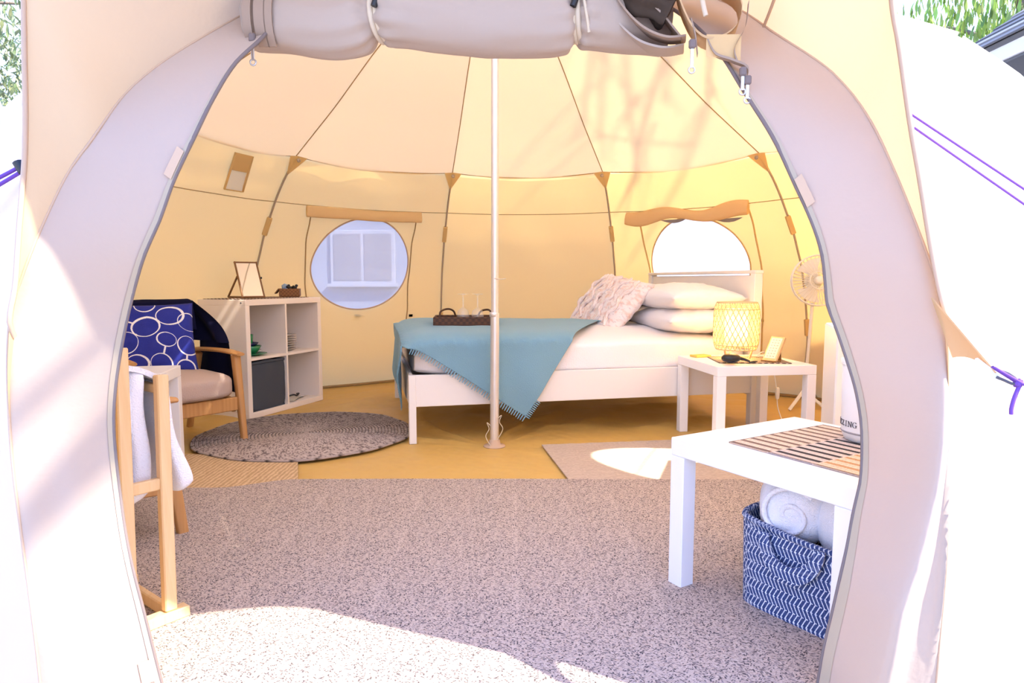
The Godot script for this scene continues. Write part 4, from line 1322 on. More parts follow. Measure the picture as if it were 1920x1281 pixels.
func build_shelf() -> void:
	# local: +x along the open front (away from the camera), +z out of the front
	var at := V(-1.6846, 0.0, 4.179)
	var turn := 1.2154
	var B := Basis(Vector3.UP, turn)
	var w := 0.77
	var d := 0.39
	var t := 0.038
	var s := thing("cube_shelf", "white four-cube open shelf unit behind the armchair", "shelf", at, turn)
	var m: Material = M.white_shelf
	part("top_panel", box(Vector3(w * 0.5, w - t * 0.5, -d * 0.5), Vector3(w, t, d), 0.002), m, s)
	part("bottom_panel", box(Vector3(w * 0.5, t * 0.5, -d * 0.5), Vector3(w, t, d), 0.002), m, s)
	for x in [t * 0.5, w - t * 0.5]:
		part("side_panel", box(Vector3(x, w * 0.5, -d * 0.5), Vector3(t, w - t * 2.0 + 0.001, d), 0.002), m, s)
	part("divider", box(Vector3(w * 0.5, w * 0.5, -d * 0.5), Vector3(0.016, w - t * 2.0, d - 0.004), 0.001), m, s)
	part("middle_shelf", box(Vector3(w * 0.5, w * 0.5, -d * 0.5), Vector3(w - t * 2.0, 0.016, d - 0.002), 0.001), m, s)
	part("back_panel", box(Vector3(w * 0.5, w * 0.5, -d + 0.004), Vector3(w - 0.01, w - 0.01, 0.006), 0.001), m, s)
	for y in [w - 0.02]:
		part("screw_cap", rot_mesh(lathe([Vector2(0, 0.001), Vector2(0.005, 0.001), Vector2(0.006, 0)], 10), Vector3(-1, 0, 0), Vector3(0, y, -0.035)), M.ink, s)
	var on := func(x: float, y: float, z: float) -> Vector3: return at + B * Vector3(x, y, z)
	solo("table_runner", slab(16, 8, func(u, v): return Vector3((u - 0.5) * 0.66, 0.002, (v - 0.5) * 0.33), Vector3.UP, 0.003), M.dark_runner, "dark openwork runner spread on top of the cube shelf", "runner", on.call(0.345, w + 0.0005, -0.195), turn)
	# leaning mirror
	var mi := thing("table_mirror", "tilted mirror in a brown wooden frame on the cube shelf", "mirror")
	var c := [V(-1.762, 0.784, 4.335), V(-1.654, 0.784, 4.425), V(-1.735, 1.012, 4.515), V(-1.843, 1.012, 4.425)]
	for k in 4:
		part("frame", tube([c[k], c[(k + 1) % 4]], 0.0065, 8), M.bronze_wood, mi)
	for k in 4:
		part("frame_corner", rbox(0.016, 0.016, 0.016, 2.0), M.bronze_wood, mi).position = c[k]
	part("glass", slab(1, 1, func(u, v): return c[0].lerp(c[1], u).lerp(c[3].lerp(c[2], u), v), (c[1] - c[0]).cross(c[3] - c[0]).normalized(), 0.004), M.mirror, mi)
	part("prop_leg", tube([c[0].lerp(c[3], 0.62), V(-1.905, 0.783, 4.45)], 0.0065, 8), M.bronze_wood, mi)
	part("prop_foot", tube([V(-1.905, 0.783, 4.45), c[0]], 0.006, 8), M.bronze_wood, mi)
	part("hinge_knob", rbox(0.012, 0.014, 0.012, 3.0), M.black, mi).position = c[1].lerp(c[2], 0.55) + Vector3(0.009, 0, 0)
	# small basket with bits in it
	var bk := thing("small_basket", "small brown woven basket on the cube shelf beside the mirror", "basket", on.call(0.63, w + 0.004, -0.16), turn - 1.0)
	part("base", box(Vector3(0, 0.004, 0), Vector3(0.13, 0.008, 0.11), 0.002), M.wicker_brown, bk)
	for q in [-1.0, 1.0]:
		part("side", box(Vector3(0, 0.032, q * 0.055), Vector3(0.14, 0.055, 0.008), 0.003), M.wicker_brown, bk)
		part("end", box(Vector3(q * 0.066, 0.032, 0), Vector3(0.008, 0.055, 0.11), 0.003), M.wicker_brown, bk)
	part("flap", box(Vector3(-0.085, 0.042, 0.0), Vector3(0.045, 0.008, 0.11), 0.003, Basis(Vector3.BACK, 0.9)), M.wicker_brown, bk)
	solo("sachet", rbox(0.05, 0.045, 0.05, 2.5, 0.0, 0.01), M.pale_blue, "crumpled pale blue sachet in the small basket on the shelf", "sachet", bk.position + Vector3(-0.032, 0.068, 0.0))
	var ck := thing("key_bunch", "knot of black beads in the small basket on the shelf", "beads", bk.position + Vector3(0.02, 0.05, 0.0))
	for k in 16:
		part("bead", rbox(0.02, 0.02, 0.02, 2.0), M.black, ck).position = Vector3((hash2(k, 1) - 0.5) * 0.065, 0.006 + hash2(k, 2) * 0.05 * (1.0 - absf(hash2(k, 1) - 0.5)), (hash2(k, 3) - 0.5) * 0.05)
	# crockery
	var plate := [Vector2(0, 0), Vector2(0.045, 0.0), Vector2(0.055, 0.004), Vector2(0.095, 0.014), Vector2(0.096, 0.016), Vector2(0.055, 0.008), Vector2(0.0, 0.006)]
	var py := 0.3935
	solo("saucer_plate", lathe(plate, 32), M.green_glaze, "green plate at the bottom of the crockery in the upper left cube", "plate", on.call(0.185, py, -0.125))
	var gb := [Vector2(0, 0), Vector2(0.03, 0), Vector2(0.055, 0.025), Vector2(0.07, 0.055), Vector2(0.067, 0.055), Vector2(0.05, 0.026), Vector2(0.0, 0.006)]
	solo("bowl", lathe(gb, 32), M.green_glaze, "green bowl sitting on the green plate in the upper left cube", "bowl", on.call(0.165, py + 0.012, -0.12))
	solo("side_plate", lathe(plate, 32), M.navy_glaze, "dark blue plate tucked behind the green bowl in the shelf", "plate", on.call(0.225, py + 0.016, -0.21))
	var nb := solo("small_bowl", lathe(gb, 32), M.navy_glaze, "small dark bowl stacked above the green bowl in the shelf", "bowl", on.call(0.155, py + 0.058, -0.12))
	nb.scale = Vector3(0.85, 0.55, 0.85)
	solo("mug", lathe([Vector2(0, 0), Vector2(0.034, 0.0), Vector2(0.038, 0.06), Vector2(0.035, 0.06), Vector2(0.032, 0.006), Vector2(0, 0.005)], 24), M.green_glaze, "green cup on top of the bowls in the shelf", "cup", on.call(0.132, py + 0.085, -0.115))
	solo("egg_cup", lathe([Vector2(0, 0), Vector2(0.022, 0.0), Vector2(0.012, 0.012), Vector2(0.024, 0.04), Vector2(0.022, 0.04), Vector2(0, 0.016)], 20), M.cream_glaze, "small cream cup standing in the green cup on the shelf", "cup", on.call(0.126, py + 0.125, -0.11))
	solo("lid_knob", lathe([Vector2(0, 0), Vector2(0.016, 0.0), Vector2(0.018, 0.012), Vector2(0.010, 0.022), Vector2(0, 0.024)], 16), M.black, "black knob topping the stack of crockery in the shelf", "lid", on.call(0.126, py + 0.160, -0.11))
	var names := ["lowest", "second from the bottom", "third from the bottom", "middle", "third from the top", "second from the top", "topmost"]
	var p0: MeshInstance3D = null
	for k in 7:
		var pos: Vector3 = on.call(0.525 + 0.006 * (hash2(k, 8) - 0.5), py + k * 0.0165, -0.155)
		var lb: String = "pale plate, %s of the stack in the upper right cube" % names[k]
		if p0 == null:
			p0 = solo("dinner_plate", lathe(plate, 32), M.plate_glaze, lb, "plate", pos, 0.0, "plates stacked in the shelf")
		else:
			dup(p0, "dinner_plate", lb, pos, k * 0.4)
	# fabric bin
	var bn := thing("fabric_bin", "dark grey fabric storage bin in the lower left cube of the shelf", "storage bin", on.call(0.206, t, -0.012), turn)
	part("front", rot_mesh(rbox(0.325, 0.325, 0.02, 8.0, 0.0, 0.006), Vector3.UP, Vector3(0, 0.165, -0.01)), M.bin_grey, bn)
	for q in [-1.0, 1.0]:
		part("side", box(Vector3(q * 0.158, 0.165, -0.17), Vector3(0.008, 0.32, 0.32), 0.002), M.bin_grey, bn)
	part("back", box(Vector3(0, 0.165, -0.335), Vector3(0.32, 0.32, 0.008), 0.002), M.bin_grey, bn)
	part("base", box(Vector3(0, 0.004, -0.17), Vector3(0.32, 0.008, 0.33), 0.002), M.bin_grey, bn)
	part("top_hem", box(Vector3(0, 0.318, -0.003), Vector3(0.32, 0.016, 0.016), 0.004), M.bin_grey, bn)
	solo("leaflet", slab(6, 4, func(u, v): return Vector3((u - 0.5) * 0.21, 0.006 + 0.012 * sin(u * PI), (v - 0.5) * 0.15), Vector3.UP, 0.003), M.cream_glaze, "pale folded leaflet lying in the lower right cube of the shelf", "leaflet", on.call(0.54, t, -0.12), turn + 0.3)
	solo("sunglasses", tube([Vector3(-0.07, 0.01, 0), Vector3(-0.03, 0.022, 0.03), Vector3(0.0, 0.012, 0.035), Vector3(0.03, 0.022, 0.03), Vector3(0.07, 0.01, -0.02)], 0.006, 6), M.black, "thin dark glasses lying on the leaflet in the lower right cube", "glasses", on.call(0.55, t + 0.016, -0.10), turn)

func make_armchair(label: String, at: Vector3, turn: float) -> Node3D:
	# local: +z to the front, +x to one side, origin on the floor in the middle
	var c := thing("armchair", label, "armchair", at, turn)
	var oak: Material = M.oak
	for s in [-1.0, 1.0]:
		var x: float = s * 0.28
		part("front_leg", taper(Vector3(x, 0.0, 0.275), Vector3(x, 0.482, 0.215), 0.030, 0.040, 0.034, 0.046, Vector3.RIGHT), oak, c)
		part("rear_leg", taper(Vector3(x, 0.0, -0.34), Vector3(x, 0.47, -0.20), 0.030, 0.040, 0.034, 0.046, Vector3.RIGHT), oak, c)
		part("armrest", tube([Vector3(x, 0.487, -0.26), Vector3(x, 0.495, -0.08), Vector3(x, 0.498, 0.12), Vector3(x, 0.488, 0.27)], func(t, a): return 0.031 * (1.0 - 0.25 * pow(absf(t * 2.0 - 1.0), 6.0)), 14, 24, true, 0.40), oak, c)
		part("side_rail", box(Vector3(x * 0.93, 0.225, -0.03), Vector3(0.025, 0.075, 0.5), 0.004, Basis(Vector3.RIGHT, 0.09)), oak, c)
	part("front_rail", box(Vector3(0, 0.215, 0.235), Vector3(0.54, 0.075, 0.028), 0.004), oak, c)
	part("rear_rail", box(Vector3(0, 0.19, -0.25), Vector3(0.54, 0.06, 0.025), 0.004), oak, c)
	part("seat_cushion", rbox(0.535, 0.135, 0.575, 5.0, 0.03, 0.004), M.beige_upholstery, c).position = Vector3(0, 0.315, 0.0)
	var bc := part("back_cushion", rbox(0.50, 0.44, 0.13, 4.5, 0.0, 0.004), M.beige_upholstery, c)
	bc.position = Vector3(0, 0.545, -0.285)
	bc.rotation.x = -0.28
	return c

func build_seats() -> void:
	var f1 := Vector2(0.79, -0.61)
	var t1 := atan2(f1.x, -f1.y)
	var o1 := V(-1.875, 0.0, 3.555)
	var a := make_armchair("wooden armchair with beige cushions and a navy ring cushion, beside the shelf", o1, t1)
	var t2 := atan2(0.63, -0.77)
	dup(a, "armchair", "second wooden armchair, mostly hidden behind the towel rack", V(-1.536, 0.0, 2.198), t2)
	var B := Basis(Vector3.UP, t1)
	var cu := solo("cushion", pillow(0.45, 0.40, 0.15, 0.006, 3.0, 0.05), M.ring_cushion, "navy cushion with white ring pattern propped in the armchair", "cushion", o1 + B * Vector3(-0.04, 0.575, -0.075))
	cu.basis = B * Basis(Vector3.UP, -0.30) * Basis(Vector3.RIGHT, -0.30)
	# navy throw over the back and one side of the chair
	var th := thing("navy_throw", "dark navy throw draped over the back of the armchair", "blanket", o1, t1)
	part("back_drape", grid(40, 40, func(u, v):
		# u across the back, v from in front over the top and down behind
		var x: float = lerpf(-0.16 + 0.20 * maxf(0.0, 0.45 - v), 0.285, u)
		var s: float = v * 0.62 - 0.12 - 0.05 * u
		var p: Vector3
		if s < 0.0:
			p = Vector3(x, 0.765 + s * 0.96, -0.275 - s * 0.26)
		elif s < 0.14:
			p = Vector3(x, 0.765 + 0.016 * sin(s / 0.14 * PI), -0.275 - s)
		else:
			p = Vector3(x, 0.765 - (s - 0.14), -0.415 - 0.02 * sin(s * 12.0))
		var n: float = nz.get_noise_3d(p.x * 90.0, p.y * 60.0, p.z * 90.0) * 0.018
		return p + Vector3(n * 0.4, n * 0.5, n + 0.012)), M.navy_throw, th)
	part("side_drape", grid(30, 30, func(u, v):
		# falls from the top corner down the side towards the arm
		var top := Vector3(0.285, 0.775, lerpf(-0.25, -0.40, u))
		var low := Vector3(0.33, 0.535, lerpf(0.06, -0.34, u))
		var p := top.lerp(low, v)
		p.x += 0.03 * sin(v * PI) + 0.02 * sin(u * 9.0 + v * 3.0) * v
		return p), M.navy_throw, th)
	part("hanging_end", grid(20, 20, func(u, v):
		return Vector3(0.335 + 0.012 * sin(u * 8.0), lerpf(0.54, 0.25, v), lerpf(0.05, -0.30, u) - 0.03 * v + 0.09 * v * (1.0 - u))), M.navy_throw, th)
	# small white table between the chairs
	side_table("small white table between the two armchairs, behind the towel", V(-1.87, 0.0, 2.80), 0.20, 0.34, 0.30, 0.487)
	# towel rack: two end frames joined by rails
	var ax := Vector3(-0.79, 0, -0.61).normalized()   # along the rack, away from the door
	var sd := Vector3(-0.61, 0, 0.79).normalized()    # across it, towards the door
	var e0 := V(-0.879, 0.0235, 1.627)
	var lean := Vector3(-0.030, 0, -0.068)
	var r := thing("towel_rack", "pine towel rack standing just inside the entrance", "towel rack", e0)
	var pine: Material = M.pine
	for e in [0.0, 0.30]:
		var o: Vector3 = ax * e
		part("foot_bar", bar(o - sd * 0.045 + Vector3(0, 0.014, 0), o + sd * 0.21 + Vector3(0, 0.014, 0), 0.028, 0.034, Vector3.UP), pine, r)
		part("post", bar(o + Vector3(0, 0.028, 0), o + lean + Vector3(0, 0.628, 0), 0.030, 0.026, sd), pine, r)
		part("post", bar(o + sd * 0.094 + Vector3(0, 0.028, 0), o + sd * 0.094 + lean + Vector3(0, 0.705, 0), 0.030, 0.026, sd), pine, r)
		part("cross_rail", bar(o + lean * 0.57 + Vector3(0, 0.352, 0), o + sd * 0.094 + lean * 0.57 + Vector3(0, 0.352, 0), 0.030, 0.018, Vector3.UP), pine, r)
	part("stretcher", bar(Vector3(0, 0.022, 0) + ax * 0.014, ax * 0.29 + Vector3(0, 0.022, 0), 0.034, 0.018, Vector3.UP), pine, r)
	for q in [[0.0, 0.590], [0.094, 0.640]]:
		part("towel_bar", bar(sd * q[0] + lean * 0.95 + Vector3(0, q[1], 0) + ax * 0.012, sd * q[0] + lean * 0.95 + Vector3(0, q[1], 0) + ax * 0.29, 0.022, 0.022, Vector3.UP), pine, r)
	# white bath towel folded over the bars, its right side flaring out
	var tw := thing("bath_towel", "white bath towel hung over the pine rack", "towel", e0)
	# one hanging fold: across offset and height at the top and bottom, thickness at the top and bottom
	var fold := func(called: String, q0: float, h0: float, q1: float, h1: float, t0: float, t1: float, ph: float) -> void:
		part(called, grid(40, 26, func(u, v):
			var an: float = u * PI2
			var k: float = clampf((v - 0.04) / 0.92, 0.0, 1.0)
			var close: float = sqrt(maxf(0.0, 1.0 - pow(absf(v * 2.0 - 1.0), 14.0)))
			var ca: float = signf(cos(an)) * pow(absf(cos(an)), 0.5)
			var sa: float = signf(sin(an)) * pow(absf(sin(an)), 0.5)
			var across: float = lerpf(q0, q1, pow(k, 1.2)) + ca * lerpf(t0, t1, k) * 0.5 * close + 0.006 * sin(k * 7.0 + ph + sa * 2.0)
			return ax * (0.155 + sa * 0.128 * close) + sd * across + lean * 0.8 + Vector3(0, lerpf(h0, h1, v) - 0.01 * ca * k, 0)), M.towel, tw)
	fold.call("right_fold", -0.018, 0.612, -0.072, 0.292, 0.022, 0.055, 0.0)
	fold.call("middle_fold", 0.040, 0.655, 0.045, 0.285, 0.050, 0.060, 1.5)
	fold.call("inner_fold", 0.074, 0.655, 0.076, 0.300, 0.030, 0.034, 4.5)
	part("top_fold", slab(20, 8, func(u, v): return sd * lerpf(-0.028, 0.095, u) + lean * 0.9 + ax * lerpf(0.03, 0.275, v) + Vector3(0, lerpf(0.600, 0.652, u) + 0.014 * sin(u * PI), 0), (Vector3.UP + sd * -0.4).normalized(), 0.014), M.towel, tw)

func build_rugs() -> void:
	var wav := func(x: float) -> float: return nz.get_noise_1d(x * 60.0) * 0.018
	# jute mat, left; ribbed rug, right; then the big herringbone rug over their edges; round rug on the jute
	solo("jute_mat", slab(30, 20, func(u, v): return V(lerpf(-2.25, lerpf(-0.864, -1.09, v), u), 0.0095, lerpf(2.60, 3.30, v) ), Vector3.UP, 0.006), M.jute, "pale straw mat partly under the round rug and the big rug", "rug")
	solo("ribbed_rug", slab(30, 20, func(u, v): return V(lerpf(lerpf(0.275, 0.160, v), 1.75, u), 0.0085 + 0.001 * sin(u * 80.0), lerpf(2.72, lerpf(3.50, 3.74, u), v)), Vector3.UP, 0.006), M.ribbed_rug, "small beige ribbed rug lying between the bed and the near table", "rug")
	solo("large_rug", slab(60, 60, func(u, v):
		var half := minf(1.72, 0.76 + 1.35 * 1.66 * v)
		var x := lerpf(-half, half, u)
		var far = 2.845 + 0.4 * wav.call(x) - 0.12 * smoothstep(-0.95, -1.25, x)
		return V(x, 0.0185 + nz.get_noise_2d(x * 20.0, v * 40.0) * 0.003, lerpf(1.18, far, v)), Vector3.UP, 0.009), M.herringbone, "large grey and beige herringbone rug covering the front of the floor", "rug")
	var rr := thing("round_rug", "round grey braided rug under the armchair's front leg", "rug", V(-1.185, 0.0125, 3.745))
	var prof := []
	for k in 257:
		var r := 0.592 * k / 256.0
		prof.append(Vector2(r, 0.004 + 0.006 * sqrt(absf(sin(r / 0.0185 * PI)))))
	prof.append(Vector2(0.598, 0.004))
	prof.append(Vector2(0.594, 0.0))
	var n := prof.size() - 1
	var st := begin()
	add_grid(st, 80, n, func(u, v):
		var p: Vector2 = prof[int(round(v * n))]
		var a: float = u * PI2
		var w: float = 1.0 + 0.012 * sin(a * 5.0 + 1.0) + 0.008 * sin(a * 11.0)
		return Vector3(cos(a) * p.x * w, p.y, sin(a) * p.x * w), Vector2(3, 1.0))
	part("braid", done(st), M.braid, rr)
	part("edge_cord", tube(range(41).map(func(k):
		var a: float = k / 40.0 * PI2
		var w: float = 1.0 + 0.012 * sin(a * 5.0 + 1.0) + 0.008 * sin(a * 11.0)
		return Vector3(cos(a) * 0.594 * w, 0.005, sin(a) * 0.594 * w)), 0.006, 6, 160), M.braid, rr)

# ---------------------------------------------------------------- outside
func rope(called: String, label: String, pts: Array, r := 0.0035) -> MeshInstance3D:
	return solo(called, tube(pts, r, 6, 24), M.cord_purple, label, "guy rope")

func build_outside() -> void:
	var gd := MeshInstance3D.new()
	gd.name = "ground"
	gd.mesh = box(Vector3(0, -0.12, -6), Vector3(60, 0.2, 60), 0.01)
	gd.material_override = M.patio
	add_child(gd, true)
	tag(gd, "pale bare ground round the tent", "ground", "", "structure")
	# guy ropes
	rope("guy_rope", "upper of two purple guy ropes crossing the white canvas at the right", [V(0.737, 1.200, 1.255), V(1.478, 0.60, 1.028), V(2.22, -0.01, 0.8)], 0.0022)
	rope("guy_rope", "lower of two purple guy ropes crossing the white canvas at the right", [V(0.728, 1.170, 1.228), V(1.42, 0.585, 1.014), V(2.11, -0.01, 0.8)], 0.0022)
	rope("guy_rope", "purple guy rope at the left of the entrance, upper strand", [V(-0.905, 1.108, 1.25), V(-1.25, 0.86, 1.15), V(-2.3, 0.0, 0.85)])
	rope("guy_rope", "purple guy rope at the left of the entrance, lower strand", [V(-0.905, 1.098, 1.25), V(-1.25, 0.835, 1.15), V(-2.25, 0.0, 0.85)])
	solo("rope_toggle", tube([V(-0.912, 1.112, 1.245), V(-0.902, 1.094, 1.245)], 0.009, 8), M.black, "small black toggle where the left guy ropes meet the canvas", "toggle")
	# pulled-out corner at the right of the entrance, with its knotted cord
	var g := thing("guy_out", "triangle of canvas pulled out at the right of the entrance", "tent corner", Vector3.ZERO)
	part("canvas_triangle", slab(10, 10, func(u, v):
		var top := V(0.700, 0.866, 1.105)
		var low := V(0.742, 0.765, 1.105)
		var tip := V(0.752, 0.752, 1.02)
		var e := V(0.760, 0.745, 1.03)
		var p := top.lerp(low, v).lerp(tip.lerp(e, v), u)
		p.y += 0.012 * sag(u) * v
		return p, Vector3(0.3, 0.3, 0.9).normalized(), 0.003), M.canvas_hood, g)
	part("reinforced_tip", slab(6, 4, func(u, v): return V(0.735 + 0.022 * u, 0.772 - 0.024 * u - 0.016 * v * (1.0 - u * 0.4), 1.04 - 0.02 * u), Vector3(0.2, 0.3, 0.9).normalized(), 0.005), M.canvas_white, g)
	var kc := thing("knotted_cord", "purple knotted cord tied to the pulled-out canvas corner at the right", "guy rope", Vector3.ZERO)
	part("loop", tube([V(0.752, 0.756, 1.012), V(0.762, 0.752, 1.005), V(0.772, 0.742, 1.0), V(0.766, 0.737, 1.0), V(0.755, 0.742, 1.005), V(0.748, 0.746, 1.012)], 0.0022, 6, 40), M.ink, kc)
	part("knot", rbox(0.013, 0.013, 0.012, 2.2, 0.0, 0.003), M.cord_purple, kc).position = V(0.773, 0.738, 1.0)
	part("line", tube([V(0.773, 0.738, 1.0), V(0.80, 0.722, 0.985), V(1.5, 0.25, 0.72), V(1.85, 0.0, 0.6)], 0.0024, 6, 30), M.cord_purple, kc)
	part("loose_end", tube([V(0.774, 0.735, 0.998), V(0.768, 0.718, 0.998), V(0.765, 0.700, 0.999), V(0.766, 0.690, 1.0)], 0.003, 6, 20), M.cord_purple, kc)
	# pale house seen through the left window
	var h := thing("house", "pale house with a two-pane window seen hazily through the left round window", "house", V(-3.1, 0.0, 12.0))
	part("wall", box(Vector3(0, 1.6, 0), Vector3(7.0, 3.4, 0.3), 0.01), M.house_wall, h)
	part("roof", box(Vector3(0, 3.5, -0.8), Vector3(7.6, 0.15, 2.8), 0.02, Basis(Vector3.RIGHT, 0.3)), M.shingle_light, h)
	var wn := part("window", box(Vector3(0.45, 1.30, 0.16), Vector3(1.15, 0.95, 0.06), 0.01), M.house_frame, h)
	for x in [0.18, 0.72]:
		part("pane", box(Vector3(x, 1.30, 0.18), Vector3(0.48, 0.82, 0.04), 0.005), M.house_glass, wn)
	part("sill", box(Vector3(0.45, 0.80, 0.2), Vector3(1.25, 0.06, 0.14), 0.01), M.house_frame, h)
	# neighbouring white tent beyond the right window
	var nt := thing("white_tent", "white tent beyond the right round window, washed out by the sun", "tent", V(3.1, 0.0, 9.6))
	part("canvas_body", grid(64, 20, func(u, v):
		var a: float = -u * PI2
		var k := tab([0.0, 0.35, 1.0], [2.5, 2.35, 0.04], v)
		var y := tab([0.0, 0.35, 1.0], [0.0, 0.9, 3.0], v)
		return Vector3(cos(a) * k, y - 0.05 * sin(a * 8.0) * v * (1.0 - v), sin(a) * k * (1.0 + 0.02 * sin(a * 8.0)))), M.canvas_white, nt)
	part("finial", rbox(0.1, 0.08, 0.1, 2.5), M.canvas_white, nt).position = Vector3(0, 3.0, 0)
	# house with a shingled eave at the upper right
	var hr := thing("shingled_house", "house with grey shingled roof at the upper right behind the tent", "house", V(5.0, 0.0, 3.4))
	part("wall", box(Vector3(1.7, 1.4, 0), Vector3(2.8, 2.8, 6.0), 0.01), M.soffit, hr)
	part("fascia", box(Vector3(-0.38, 3.03, -0.15), Vector3(0.04, 0.16, 7.3), 0.005), M.fascia, hr)
	part("soffit", box(Vector3(0.0, 2.94, -0.15), Vector3(0.75, 0.03, 7.2), 0.003), M.soffit, hr)
	var rb := Basis(Vector3.BACK, 0.62)
	part("roof_deck", box(Vector3(-0.42, 3.10, -0.15) + rb * Vector3(1.6, 0, 0), Vector3(3.2, 0.05, 7.4), 0.005, rb), M.shingle, hr)
	for k in 14:
		part("shingle_course", box(Vector3(-0.42, 3.10, -0.15) + rb * Vector3(0.1 + k * 0.22, 0.04, 0), Vector3(0.24, 0.022, 7.4), 0.004, rb * Basis(Vector3.BACK, -0.07)), M.shingle_light if k % 3 == 1 else M.shingle, hr)
	# trees
	tree("weeping_tree", "weeping green tree with hanging leaves at the upper right behind the tent", V(9.6, 0, 13.0), 7.6, 2.9, M.leaf, 9000, 21, true)
	tree("weeping_tree", "second weeping tree at the upper right, nearer the shingled roof", V(12.6, 0, 12.0), 7.8, 2.4, M.leaf, 6000, 22, true)
	tree("grey_tree", "grey-green tree in the upper left corner behind the tent", V(-10.8, 0, 12.0), 7.4, 2.8, M.leaf_grey, 9000, 23, false)
	shade_tree()

func tree(called: String, label: String, at: Vector3, h: float, r: float, m: Material, n: int, sd: int, weep: bool) -> void:
	var t := thing(called, label, "tree", at)
	rng.seed = sd
	part("trunk", tube([Vector3.ZERO, Vector3(0.1, h * 0.3, 0.05), Vector3(-0.05, h * 0.6, 0.0), Vector3(0.1, h * 0.85, 0)], func(k, a): return lerpf(0.2, 0.05, k), 10, 24), M.bark, t)
	var tips := []
	for b in 11:
		var a := b * 2.4 + sd
		var y := h * (0.38 + 0.05 * b)
		var e := Vector3(cos(a) * r * 0.75, y + h * 0.12, sin(a) * r * 0.75)
		part("branch", tube([Vector3(0, y, 0), Vector3(e.x * 0.5, y + h * 0.1, e.z * 0.5), e], func(k, q): return lerpf(0.06, 0.015, k), 6, 14), M.bark, t)
		tips.append(e)
	var mm := MultiMesh.new()
	mm.transform_format = MultiMesh.TRANSFORM_3D
	mm.use_colors = true
	var ll := 0.20 if weep else 0.15
	mm.mesh = grid(2, 4, func(u, v): return Vector3((u - 0.5) * 0.05 * sin(PI * clampf(v, 0.04, 0.98)), -v * ll, 0.012 * sin(v * PI) + absf(u - 0.5) * 0.012))
	mm.instance_count = n
	for i in n:
		var c := Vector3(rng.randfn(), rng.randfn() * 0.8, rng.randfn()).normalized() * pow(rng.randf(), 0.45)
		var p := Vector3(c.x * r, h * 0.66 + c.y * h * 0.36, c.z * r)
		if weep:
			# strands hang in columns
			var cx := snappedf(p.x, 0.33) + rng.randf_range(-0.07, 0.07)
			p = Vector3(cx, p.y - absf(c.x) * h * 0.12, snappedf(p.z, 0.40) + rng.randf_range(-0.08, 0.08))
		var tilt := 0.35 if weep else 1.4
		var bs := Basis(Vector3.UP, rng.randf() * PI2) * Basis(Vector3.RIGHT, rng.randf_range(-tilt, tilt))
		mm.set_instance_transform(i, Transform3D(bs.scaled(Vector3.ONE * rng.randf_range(0.7, 1.4)), p))
		var k := rng.randf_range(0.55, 1.35)
		mm.set_instance_color(i, Color(k * rng.randf_range(0.85, 1.2), k, k * rng.randf_range(0.7, 1.1)))
	var mi := MultiMeshInstance3D.new()
	mi.name = "foliage"
	mi.multimesh = mm
	mi.material_override = m
	mi.set_meta("kind", "stuff")
	t.add_child(mi, true)

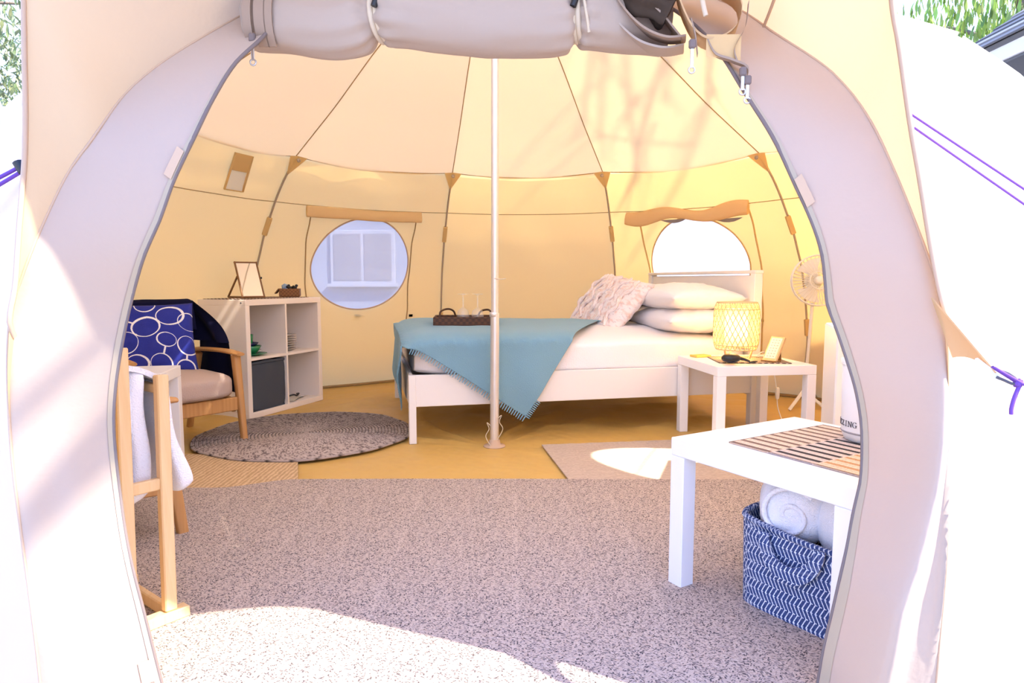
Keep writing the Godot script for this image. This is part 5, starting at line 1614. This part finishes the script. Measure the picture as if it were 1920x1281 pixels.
func shade_tree() -> void:
	# bare-limbed tree beside the tent; its branches shade the roof and the left of the entrance
	var t := thing("bare_tree", "tree with bare limbs to the right of the tent, its branches shading the canvas", "tree", V(3.9, 0, -2.4))
	rng.seed = 77
	part("trunk", tube([Vector3.ZERO, Vector3(0.1, 3.0, 0.1), Vector3(-0.2, 5.2, 0.2), Vector3(-0.1, 7.5, 0.1)], func(k, a): return lerpf(0.2, 0.05, k), 10, 24), M.bark, t)
	for b in 8:
		var y := 5.6 + b * 0.24
		var e := V(rng.randf_range(-0.7, 1.4), y + rng.randf_range(-1.2, 0.0), 5.3 + rng.randf_range(-0.6, 1.2))
		var mid := Vector3(e.x * 0.5, y + 0.6, e.z * 0.5)
		var br := part("branch", tube([Vector3(-0.1, y, -0.1), mid, e], func(k, q): return lerpf(0.042, 0.011, k), 6, 14), M.bark, t)
		for k in 4:
			var f := 0.35 + k * 0.18
			var s := mid.lerp(e, f)
			var d := Vector3(rng.randf_range(-0.8, 0.8), rng.randf_range(-0.3, 0.6), rng.randf_range(-1.0, 0.3))
			part("twig", tube([s, s + d * 0.5 + Vector3(0, 0.08, 0), s + d], func(q, a): return lerpf(0.013, 0.005, q), 5, 8), M.bark, br)

func _ready() -> void:
	# ------------------------------------------------ camera, sky, sun, exposure
	var cam := Camera3D.new()
	cam.name = "camera"
	add_child(cam)
	cam.fov = rad_to_deg(2.0 * atan(640.5 / 1240.0))
	cam.position = Vector3(0, 0.895, 0)
	cam.rotation.x = -0.0926
	cam.near = 0.05
	cam.far = 200.0
	cam.current = true
	var we := WorldEnvironment.new()
	we.name = "environment"
	var env := Environment.new()
	env.background_mode = Environment.BG_SKY
	var sky := Sky.new()
	var ps := ProceduralSkyMaterial.new()
	ps.sky_top_color = Color(0.36, 0.55, 0.92)
	ps.sky_horizon_color = Color(0.89, 0.935, 1.0)
	ps.sky_curve = 0.25
	ps.ground_bottom_color = Color(0.60, 0.57, 0.53)
	ps.ground_horizon_color = Color(0.66, 0.70, 0.78)
	ps.energy_multiplier = 1.85
	sky.sky_material = ps
	env.sky = sky
	env.tonemap_mode = Environment.TONE_MAPPER_LINEAR
	env.tonemap_exposure = 2.75
	env.sdfgi_enabled = true
	env.ssao_enabled = true
	env.ssil_enabled = true
	we.environment = env
	add_child(we)
	var sun := DirectionalLight3D.new()
	sun.name = "sun"
	sun.light_color = Color(1.0, 0.965, 0.91)
	sun.light_energy = 1.65
	sun.light_angular_distance = 0.6
	sun.shadow_enabled = true
	add_child(sun)
	sun.look_at_from_position(Vector3(1.0, 1.16, 0.52) * 10.0, Vector3.ZERO)
	# ------------------------------------------------ the place
	make_materials()
	build_tent()
	build_outside()
	build_pole()
	build_bed()
	build_near_table()
	build_far_table()
	build_shelf()
	build_seats()
	build_rugs()
	build_fan()
